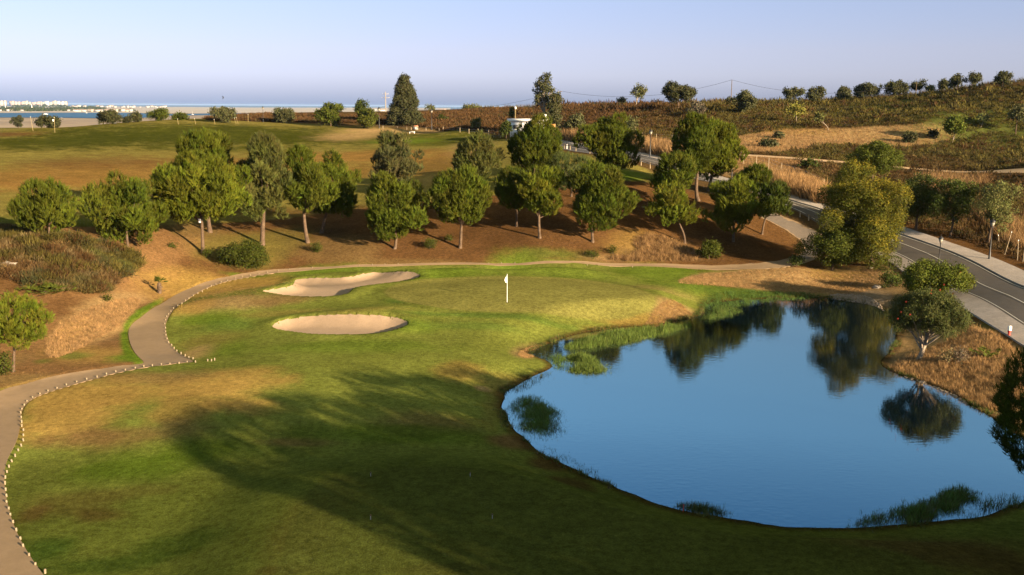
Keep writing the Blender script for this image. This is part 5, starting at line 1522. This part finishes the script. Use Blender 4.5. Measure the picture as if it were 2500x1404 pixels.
# power poles and the line
def power_pole(u, vb, vt, depth, label, arms=(), r=.14, mat_=M_CONC):
    x, y, zt = xy_at_depth(u, vt, depth); z = float(hq(x, y)); h = zt - z
    root = empty('power_pole', (x, y, z), label, 'power pole', 'poles of the power line')
    g = Geo(); g.tube([(0, 0, -.3), (0, 0, h)], [r, r * .7], 8); g.build('shaft', mat_, root)
    for dz, w_ in arms:
        g = Geo(); g.box((0, 0, h - dz), (w_, .12, .13)); a = g.build('crossarm', mat_, root)
        g = Geo()
        for k in (-.47, .47):
            g = Geo(); g.lathe([(.03, 0), (.05, .06), (.03, .12), (.001, .15)], (k * w_, 0, h - dz + .06), 8); g.build('insulator', M_WHITE, a)
    return Vector((x, y, zt))


pA = power_pole(941, 283, 224, 340, 'concrete power pole with two crossarms left of the tall evergreen', [(.75, 2.0), (2.0, 2.6)], .17)
pB = power_pole(1368, 250, 222, 300, 'thin power pole behind the tall sparse tree', [(.2, 1.0)], .12, M_DARKW)
pC = power_pole(1787, 238, 195, 290, 'tall thin power pole alone on the skyline', [], .12, M_DARKW)
pD = power_pole(2238, 225, 200, 300, 'power pole standing inside the split skyline olive', [], .12, M_DARKW)
pE = Vector(xy_at_depth(2292, 212, 330)); pZ = Vector(xy_at_depth(905, 268, 420))
for a, b_, sag, lb in ((pZ, pA - Vector((0, 0, 4.6)), .3, 'sagging power wire left of the concrete pole'), (pA - Vector((0, 0, 4.6)), pB - Vector((0, 0, .1)), 3.1, 'sagging power wire from the concrete pole to the sparse tree'), (pB, pC, 3.0, 'power wire sagging between the sparse tree and the lone pole'),
                    (pC, pD, 3.4, 'power wire sagging over the skyline olives'), (pD, pE, .4, 'short power wire running off behind the hill')):
    g = Geo(); t = np.linspace(0, 1, 25)
    P = np.array(a)[None] * (1 - t)[:, None] + np.array(b_)[None] * t[:, None]; P[:, 2] -= sag * 4 * t * (1 - t)
    g.tube(P, .035, 5); tag(g.build('power_wire', M_BLACK), lb, 'wire')

# nest box on the pine
x, y, z, s = spot(495, 618)
zb = z + (618 - 540) * s / .972
nb_ = empty('nest_box', (x - .05, y - .30, zb), 'white nest box fixed to the trunk of the largest round pine', 'nest box')
g = Geo(); g.box((0, 0, 0), (.24, .2, .40)); g.build('body', M_WHITE, nb_)
g = Geo(); g.box((0, -.02, .24), (.30, .30, .05)); g.build('roof', M_TILE, nb_)
g = Geo(); g.lathe([(.04, 0), (.001, .002)], n=10); h_ = g.build('hole', M_BLACK, nb_); h_.location = (0, -.103, .08); h_.rotation_euler = (R(90), 0, 0)

# palms
def frond(g, base, az, el, L, rg, col, fan=True):
    d = np.array([math.cos(az) * math.cos(el), math.sin(az) * math.cos(el), math.sin(el)])
    hub = base + d * L * .55
    g.tube([base, hub], [.012, .008], 4, col * .8, False)
    sd = unit(np.cross(d, [0, 0, 1])[None])[0]; up = np.cross(sd, d)
    n = 15; a = np.linspace(-1.25, 1.25, n)
    dd = d[None] * np.cos(a)[:, None] + sd[None] * np.sin(a)[:, None] + up[None] * .15 - np.array([0, 0, .22])[None]
    blades(g, np.repeat(hub[None], n, 0), unit(dd), L * .55 * (1 - .25 * np.abs(a) / 1.25), .05, vary(col, n, rg, .2), rg)


def fan_palm(name, u, v, hpx, nfr, L, trunk_h, label, spread=1.0):
    x, y, z, s = spot(u, v)
    rg = np.random.default_rng(int(u))
    root = empty(name, (x, y, z), label, 'palm')
    g = Geo()
    for i in range(nfr):
        az = rg.uniform(0, 2 * math.pi); el = math.asin(rg.uniform(.05, .98)) * .9
        b0 = np.array([rg.normal() * .3 * spread, rg.normal() * .3 * spread, trunk_h + (.1 if trunk_h else .05)]) if not trunk_h else np.array([0, 0, trunk_h])
        frond(g, b0, az, el, L * rg.uniform(.7, 1.15), rg, LEAFG * rg.uniform(.8, 1.4))
    g.build('crown', M_LEAF, root)
    g = Geo()
    hh = max(trunk_h, .18)
    g.lathe([(.16, -.1), (.19, hh * .3), (.2, hh * .6), (.13, hh * .95), (.03, hh)], n=9)
    n = 60 if trunk_h else 30
    p = np.column_stack([rg.normal(size=(n, 2)) * .1, rg.uniform(.05, hh * .95, n)])
    dd = unit(np.column_stack([p[:, :2] * 8, np.full(n, -.5)]) + rg.normal(size=(n, 3)) * .3)
    blades(g, p, dd, .2, .06, (.12, .075, .04), rg)
    g.build('trunk', M_BARK, root)


fan_palm('small_palm', 390, 716, 50, 16, .72, 1.0, 'young palm with a shaggy short trunk beside the cart path')
fan_palm('dwarf_palm', 110, 716, 48, 70, 1.0, 0, 'dwarf fan palm clump on the left bank', 2.4)
fan_palm('dwarf_palm', 2408, 872, 30, 34, .75, 0, 'dwarf fan palm in the dry grass near the pavement', 1.6)

# hydrant, tee markers, stake, rocks
x, y, z, s = spot(2463, 822); z += .13
hy = empty('hydrant', (x, y, z), 'white topped red hydrant standing on the near pavement', 'hydrant')
g = Geo(); g.lathe([(.10, 0), (.10, .03), (.075, .05), (.12, .30), (.125, .32)], n=14); g.build('base', M_RED, hy)
g = Geo(); g.lathe([(.13, .32), (.135, .58), (.12, .64), (.001, .66)], n=14); g.build('hood', M_WHITE, hy)
for u, v, lb in ((905, 1163, 'slim tee marker at the far left corner of the teeing ground'), (1148, 1163, 'slim tee marker at the far right of the teeing ground'), (905, 1268, 'slim tee marker in the sunlit near part of the teeing ground'), (1202, 1266, 'slim tee marker at the shaded near right of the teeing ground')):
    x, y, z, s = spot(u, v)
    tm = empty('tee_marker', (x, y, z), lb, 'tee marker', 'tee markers')
    g = Geo(); g.tube([(0, 0, -.05), (0, 0, .17)], .014, 7); g.build('stem', M_STEEL, tm)
    g = Geo(); g.lathe([(.001, .13), (.03, .15), (.034, .18), (.001, .21)], n=10); g.build('head', M_DARKW, tm)
x, y, z, s = spot(1668, 1250)
st = empty('hazard_stake', (x, y, z), 'red hazard stake among thin reeds on the near shore', 'stake')
g = Geo(); g.tube([(0, 0, -.1), (0, 0, .36)], .022, 6); g.build('shaft', M_RED, st)
g = Geo(); g.lathe([(.024, .36), (.001, .40)], n=6); g.build('tip', M_BLACK, st)


def rock(u, v, r, label, seed, sz=(1, .8, .55)):
    x, y, z, s = spot(u, v); rg = np.random.default_rng(seed)
    g = Geo(); nu, nv = 10, 7
    th = np.linspace(0, 2 * math.pi, nu, endpoint=False); ph = np.linspace(.12, math.pi - .12, nv)
    T, P = np.meshgrid(th, ph); v_ = np.stack([np.cos(T) * np.sin(P), np.sin(T) * np.sin(P), np.cos(P)], -1).reshape(-1, 3)
    v_ = v_ * (1 + .22 * rg.normal(size=(len(v_), 1)) * .8) * np.array(sz) * r
    f = [(i * nu + k, i * nu + (k + 1) % nu, (i + 1) * nu + (k + 1) % nu, (i + 1) * nu + k) for i in range(nv - 1) for k in range(nu)]
    g.add(v_, f)
    tag(g.build('rock', M_CONC, loc=(x, y, z + r * .2)), label, 'rock')


rock(2140, 703, .38, 'pale rock on the bank left of the red flowered bush', 1)
rock(2127, 655, .2, 'small pale stone at the foot of the yellow flecked tree', 2)
rock(12, 648, .5, 'pale stones showing through scrub at the left edge', 3, (2.2, .7, .4))
# stony shingle at the far waterline
p = poly_at([(2010, 722), (2060, 715), (2130, 722), (2160, 740), (2150, 752), (2090, 742)], 1)
rg = np.random.default_rng(21)
g = Geo()
for poly, n in ((p, 900), (poly_at([(2160, 897), (2230, 905), (2330, 945), (2395, 990), (2380, 1000), (2290, 948), (2200, 918)], 1), 900)):
    q_ = sample_in([poly], n, rg)
    for (x, y) in q_:
        r = rg.uniform(.03, .10)
        g.box((x, y, float(hq(x, y)) + r * .2), (r * 2, r * 1.6, r), rg.uniform(.6, 1.3) * np.array([1, 1, 1]), rg.uniform(0, 3), .7)
tag(g.build('shingle', simple('shingle_stone', (.24, .19, .145), .9, .2, [4, 20], .7, 1.3)), 'grey shingle along the waterline of the right banks', 'shingle', kind='stuff')
# support stakes behind the far pavement
for u, v, vt, ln_, lb in ((2452, 622, 568, .22, 'slanting support stake of the pale roadside tree'), (2484, 636, 588, -.05, 'thin upright stake left of the edge stake'), (2497, 640, 605, .03, 'short thin stake at the right edge'), (2440, 600, 575, -.2, 'second slanting stake near the pale roadside tree')):
    pole(u, v, vt, ln_, lb, 'support_stake', M_WOOD, .03, 'support stakes behind the far pavement')

# bird
x, y, z = xy_at_depth(545, 237, 95)
bd = Geo()
rgb = np.random.default_rng(2)
tt = np.linspace(-1, 1, 9)
bd.tube(np.stack([tt * .07, tt * .02, -tt * .03], -1), .03 * np.sqrt(np.clip(1 - tt ** 2, .02, 1)), 8)
for sg_, tip in ((1, (-.10, .05, -.20)), (-1, (-.08, -.05, .10))):
    bd.add([(.03, 0, 0), (-.03, 0, 0), (.05 + tip[0] * .4, tip[1], tip[2] * .6), tip, (.03, .004, .01)], [(0, 1, 3), (0, 3, 2)])
bd.add([(-.06, -.01, .02), (-.15, 0, .06), (-.08, 0, .01), (-.16, 0, .03)], [(0, 1, 2), (0, 2, 3)])
tag(bd.build('bird', M_BLACK, loc=(x, y, z)), 'dark swallow flying in the sky over the upper field', 'bird')

# ------------------------------------------------------------------ far shore: town, boats, far trees
rg = np.random.default_rng(17)
M_FARW = [simple('far_white_wall', (.40, .38, .36), .9, .1, [.02], .9, 1.1), simple('far_cream_wall', (.36, .31, .25), .9, .1, [.02], .9, 1.1), simple('far_pink_wall', (.34, .26, .22), .9, .1, [.02], .9, 1.1)]
M_FARR = simple('far_roof', (.34, .23, .17), .9, .1, [.02], .9, 1.1)
protos = {}


def house(u, vbase, vtop, wpx, kind, label, group, m=0):
    x, y = on_z(u, vbase, PLAIN_Z + .8)
    s = float(mscale(x, y, PLAIN_Z))
    w_ = wpx * s; h_ = (vbase - vtop) * s
    key = (kind, m)
    if key not in protos:
        root = empty(kind, (0, 0, 0), label, 'house' if kind == 'white_house' else 'apartment block', group)
        g = Geo(); g.box((0, 0, .5), (1, .8, 1)); 
        if kind == 'apartment_block':
            g.box((.22, 0, 1.08), (.5, .75, .16)); g.box((-.3, .02, .85), (.36, .86, .5))
        g.build('wall', M_FARW[m], root)
        g = Geo()
        if kind == 'white_house':
            g.add([(-.53, -.44, 1.0), (.53, -.44, 1.0), (.53, .44, 1.0), (-.53, .44, 1.0), (-.5, 0, 1.22), (.5, 0, 1.22)], [(0, 1, 5, 4), (2, 3, 4, 5)])
            g.add([(-.53, -.44, 1.0), (-.53, .44, 1.0), (-.5, 0, 1.22), (.53, -.44, 1.0), (.53, .44, 1.0), (.5, 0, 1.22)], [(0, 2, 1), (3, 4, 5)])
        else:
            g.box((-.24, 0, 1.02), (.5, .82, .04)); g.box((.22, 0, 1.18), (.53, .8, .04))
        g.build('roof', M_FARR if kind == 'white_house' else M_FARW[0], root)
        protos[key] = root; o = root
    else:
        o = copy_tree(protos[key], (0, 0, 0), None, label); o['group'] = group
    o.location = (float(x), float(y), PLAIN_Z + .8); o.scale = (w_, w_ * .8, h_ / 1.15)
    o.rotation_euler = (0, 0, rg.uniform(-.4, .4))


for i in range(16):
    u = 28 + i * 8.8 + rg.normal() * 1.5
    house(u, 258, 246.5 + rg.uniform(0, 3.5), rg.uniform(8, 13), 'apartment_block', 'pale apartment block on the ridge of the far left town', 'apartment blocks of the far town', int(rg.integers(0, 3)))
for u in (3, 11):
    house(u, 258, 245 + rg.uniform(0, 2), 10, 'apartment_block', 'pale apartment block at the very left end of the far town', 'apartment blocks of the far town', 1)
for i in range(42):
    u = 175 + rg.uniform(0, 238); vb_ = 262 + (u - 175) * .006 + rg.uniform(-1, 1)
    house(u, vb_ - .3, vb_ - rg.uniform(2.5, 5.5), rg.uniform(4, 8), 'white_house', 'small white house in the low far town behind the sand bank', 'white houses of the far low town', 0)
for i in range(30):
    u = 185 + rg.uniform(0, 135)
    house(u, 273.5 - rg.uniform(0, 1.5), 266 + rg.uniform(0, 3), rg.uniform(6, 13), 'white_house', 'white waterfront building on the far lagoon shore', 'white waterfront buildings', int(rg.integers(0, 2)))
for i in range(14):
    u = rg.uniform(0, 180)
    house(u, 271.5 - rg.uniform(0, 1.5), 266.5 + rg.uniform(0, 2), rg.uniform(4, 9), 'white_house', 'small white building among the far shore trees', 'white buildings among the far trees', 0)
for u, vb_, vt, w_ in ((916, 270, 266, 6), (934, 274, 267, 15), (1042, 274, 269, 8), (1058, 276, 272, 10), (1076, 274, 266.5, 10), (1086, 274, 266, 8), (1068, 275, 271, 7), (995, 273, 267, 5)):
    house(u, vb_, vt, w_, 'white_house', 'white house of the distant village seen over the brown heath', 'white houses beyond the heath', 0)
# trees of the far shore
g = Geo()
for u0, u1, v0, v1, n in ((0, 95, 259, 272, 150), (95, 170, 261, 272, 90), (30, 160, 256, 264, 60), (165, 260, 262, 268, 70), (60, 330, 268, 273, 60)):
    for i in range(n):
        u = rg.uniform(u0, u1); vb_ = rg.uniform((v0 + v1) / 2, v1)
        x, y = on_z(u, vb_, PLAIN_Z); s = float(mscale(x, y, PLAIN_Z)); r = rg.uniform(2, 4.5) * s
        d = rdirs(26, rg); d[:, 2] = np.abs(d[:, 2])
        leaves(g, np.array([x, y, PLAIN_Z + r * .5]) + d * r * np.array([1.2, 1, .9]), d, r * .8, r * .7, vary(LEAFD * 1.1, 26, rg), rg)
tag(g.build('far_trees', M_LEAF), 'grey green woods along the far lagoon shore', 'woods', kind='stuff')


def boat(u, v, L, label, mast=None, cabin=True):
    x, y = on_z(u, v, PLAIN_Z + 1.0); s = float(mscale(x, y, PLAIN_Z)); L = L * s
    root = empty('boat', (float(x), float(y), PLAIN_Z + 1.0), label, 'boat')
    t = np.linspace(-1, 1, 9); wd = .16 * L * np.sqrt(np.clip(1 - np.abs(t) ** 2.6, .02, 1))
    top = np.concatenate([np.stack([t * L / 2, -wd, .07 * L + .03 * L * t ** 2], -1), np.stack([t * L / 2, wd, .07 * L + .03 * L * t ** 2], -1)[::-1]])
    bot = top * np.array([.86, .6, 0])
    n = len(top); k = np.arange(n); k2 = (k + 1) % n
    g = Geo(); g.add(np.vstack([bot, top]), np.stack([k, k2, k2 + n, k + n], -1)); g.add(np.vstack([top, [[0, 0, .08 * L]]]), np.stack([k, k2, np.full(n, n)], -1)); g.build('hull', M_WHITE, root)
    if cabin:
        g = Geo(); g.box((.05 * L, 0, .12 * L), (.34 * L, .18 * L, .08 * L), taper=.85); g.build('cabin', M_WHITE, root)
    if mast:
        g = Geo(); g.tube([(0, 0, .1 * L), (0, 0, mast * s)], .012 * L, 6); g.build('mast', M_WHITE, root)


boat(110, 279.6, 16, 'white motor boat moored out on the blue lagoon')
boat(150, 287.5, 4, 'tiny white dinghy near the close lagoon shore', None, False)
boat(470, 280, 8, 'white sailing boat with a bare mast behind the green mounds', 10)
boat(211, 276, 6, 'small white boat at the foot of the waterfront buildings')
# slender white tower among the far trees
x, y = on_z(78, 268, PLAIN_Z); s = float(mscale(x, y, PLAIN_Z))
tw = empty('white_tower', (float(x), float(y), PLAIN_Z), 'slender white curved monument among the far shore trees', 'monument')
g = Geo(); t = np.linspace(0, 1, 9); hh = 13 * s
g.tube(np.stack([3.2 * s * (1 - t) ** 3, 0 * t, t * hh], -1), (1.3 * (1 - t) ** .6 + .12) * s * .8, 8); g.build('spire', M_WHITE, tw)
g = Geo(); g.box((4 * s, 0, .8 * s), (8 * s, 3 * s, 1.6 * s)); g.build('base', M_WHITE, tw)
x, y = on_z(14, 268, PLAIN_Z); s = float(mscale(x, y, PLAIN_Z))
mt = empty('mast', (float(x), float(y), PLAIN_Z), 'tall thin white mast at the left end of the far shore', 'mast')
g = Geo(); g.tube([(0, 0, 0), (0, 0, 17 * s)], .35 * s, 6); g.build('shaft', M_WHITE, mt)
g = Geo(); g.lathe([(.4 * s, 0), (.9 * s, .3 * s), (.9 * s, 1.6 * s), (.001, 2 * s)], (0, 0, 16 * s), 8); g.build('head', M_WHITE, mt)

# ------------------------------------------------------------------ pines of the grove behind the camera that shade the teeing ground
tv = np.array([.7317, -.6816]); pv = np.array([.6816, .7317])
M_SH = 0
for i, (n_, s_, hgt, wd, z0, lb) in enumerate([
    (25.8, 14, 16.8, 7.0, .6, 'tall pine of the grove beside the viewpoint, nearest to it'), (28.0, 9, 13.0, 7, .6, 'second pine of the grove beside the viewpoint'), (31.2, 9, 15.1, 7, .6, 'third pine of the grove, tall and narrow'), (34, 5, 11.6, 7, .6, 'fourth pine of the grove, lower and rounded'),
    (37, 5, 12.8, 8, .6, 'fifth pine of the grove, broad crowned'), (41, 4, 11.4, 7.0, .6, 'sixth pine of the grove near the pond corner'), (45, 6, 10.8, 7.5, .6, 'seventh pine of the grove behind the dark edge pine'), (49, 9, 9.6, 6.0, .6, 'last pine of the grove toward the road'),
    (27.5, 20, 11.5, 8, .3, 'bushy pine behind the grove, left'), (33, 19, 12.0, 9, .3, 'bushy pine behind the grove, middle'), (39, 17, 11, 9, .3, 'bushy pine behind the grove, right'), (44, 16, 10, 9, .3, 'bushy pine at the far back of the grove')]):
    p_ = tv * s_ + pv * n_
    x, y = float(p_[0]), float(p_[1]); z = float(hq(x, y))
    rg = np.random.default_rng(500 + i)
    root = empty('grove_pine', (x, y, z), lb, 'pine', 'pines of the grove beside the viewpoint')
    Hc = hgt - z0
    g, c, r = needle_crown('round', wd, Hc, PINE * .9, rg, 5.5, .7, 7, 34, .36, .9)
    o = g.build('crown', M_NEEDLE, root); o.location = (0, 0, z0 + Hc / 2)
    trunk_geo((0, 0, -.2), (0, 0, z0 + Hc * .5), .24, .12, rg, .02, None, (c, r), np.array([0, 0, z0 + Hc / 2])).build('trunk', M_BARK, root, smooth=True)

# ------------------------------------------------------------------ sea air
HZ_TOP = 34.0
g = Geo(); g.box((0, 50000, (HZ_TOP - 23) / 2), (240000, 160000, HZ_TOP + 23))
m = bpy.data.materials.new('sea_air'); m.use_nodes = True
nt = m.node_tree; nt.nodes.remove(nt.nodes['Principled BSDF'])
pvn = nn(nt, 'ShaderNodeVolumePrincipled'); pvn.inputs['Density'].default_value = 2.0e-5; pvn.inputs['Color'].default_value = (.34, .50, .82, 1); pvn.inputs['Anisotropy'].default_value = 0.0
nt.links.new(pvn.outputs['Volume'], nt.nodes['Material Output'].inputs['Volume'])
tag(g.build('haze', m), 'thin pale sea haze over the course and the coast', 'haze', kind='stuff')
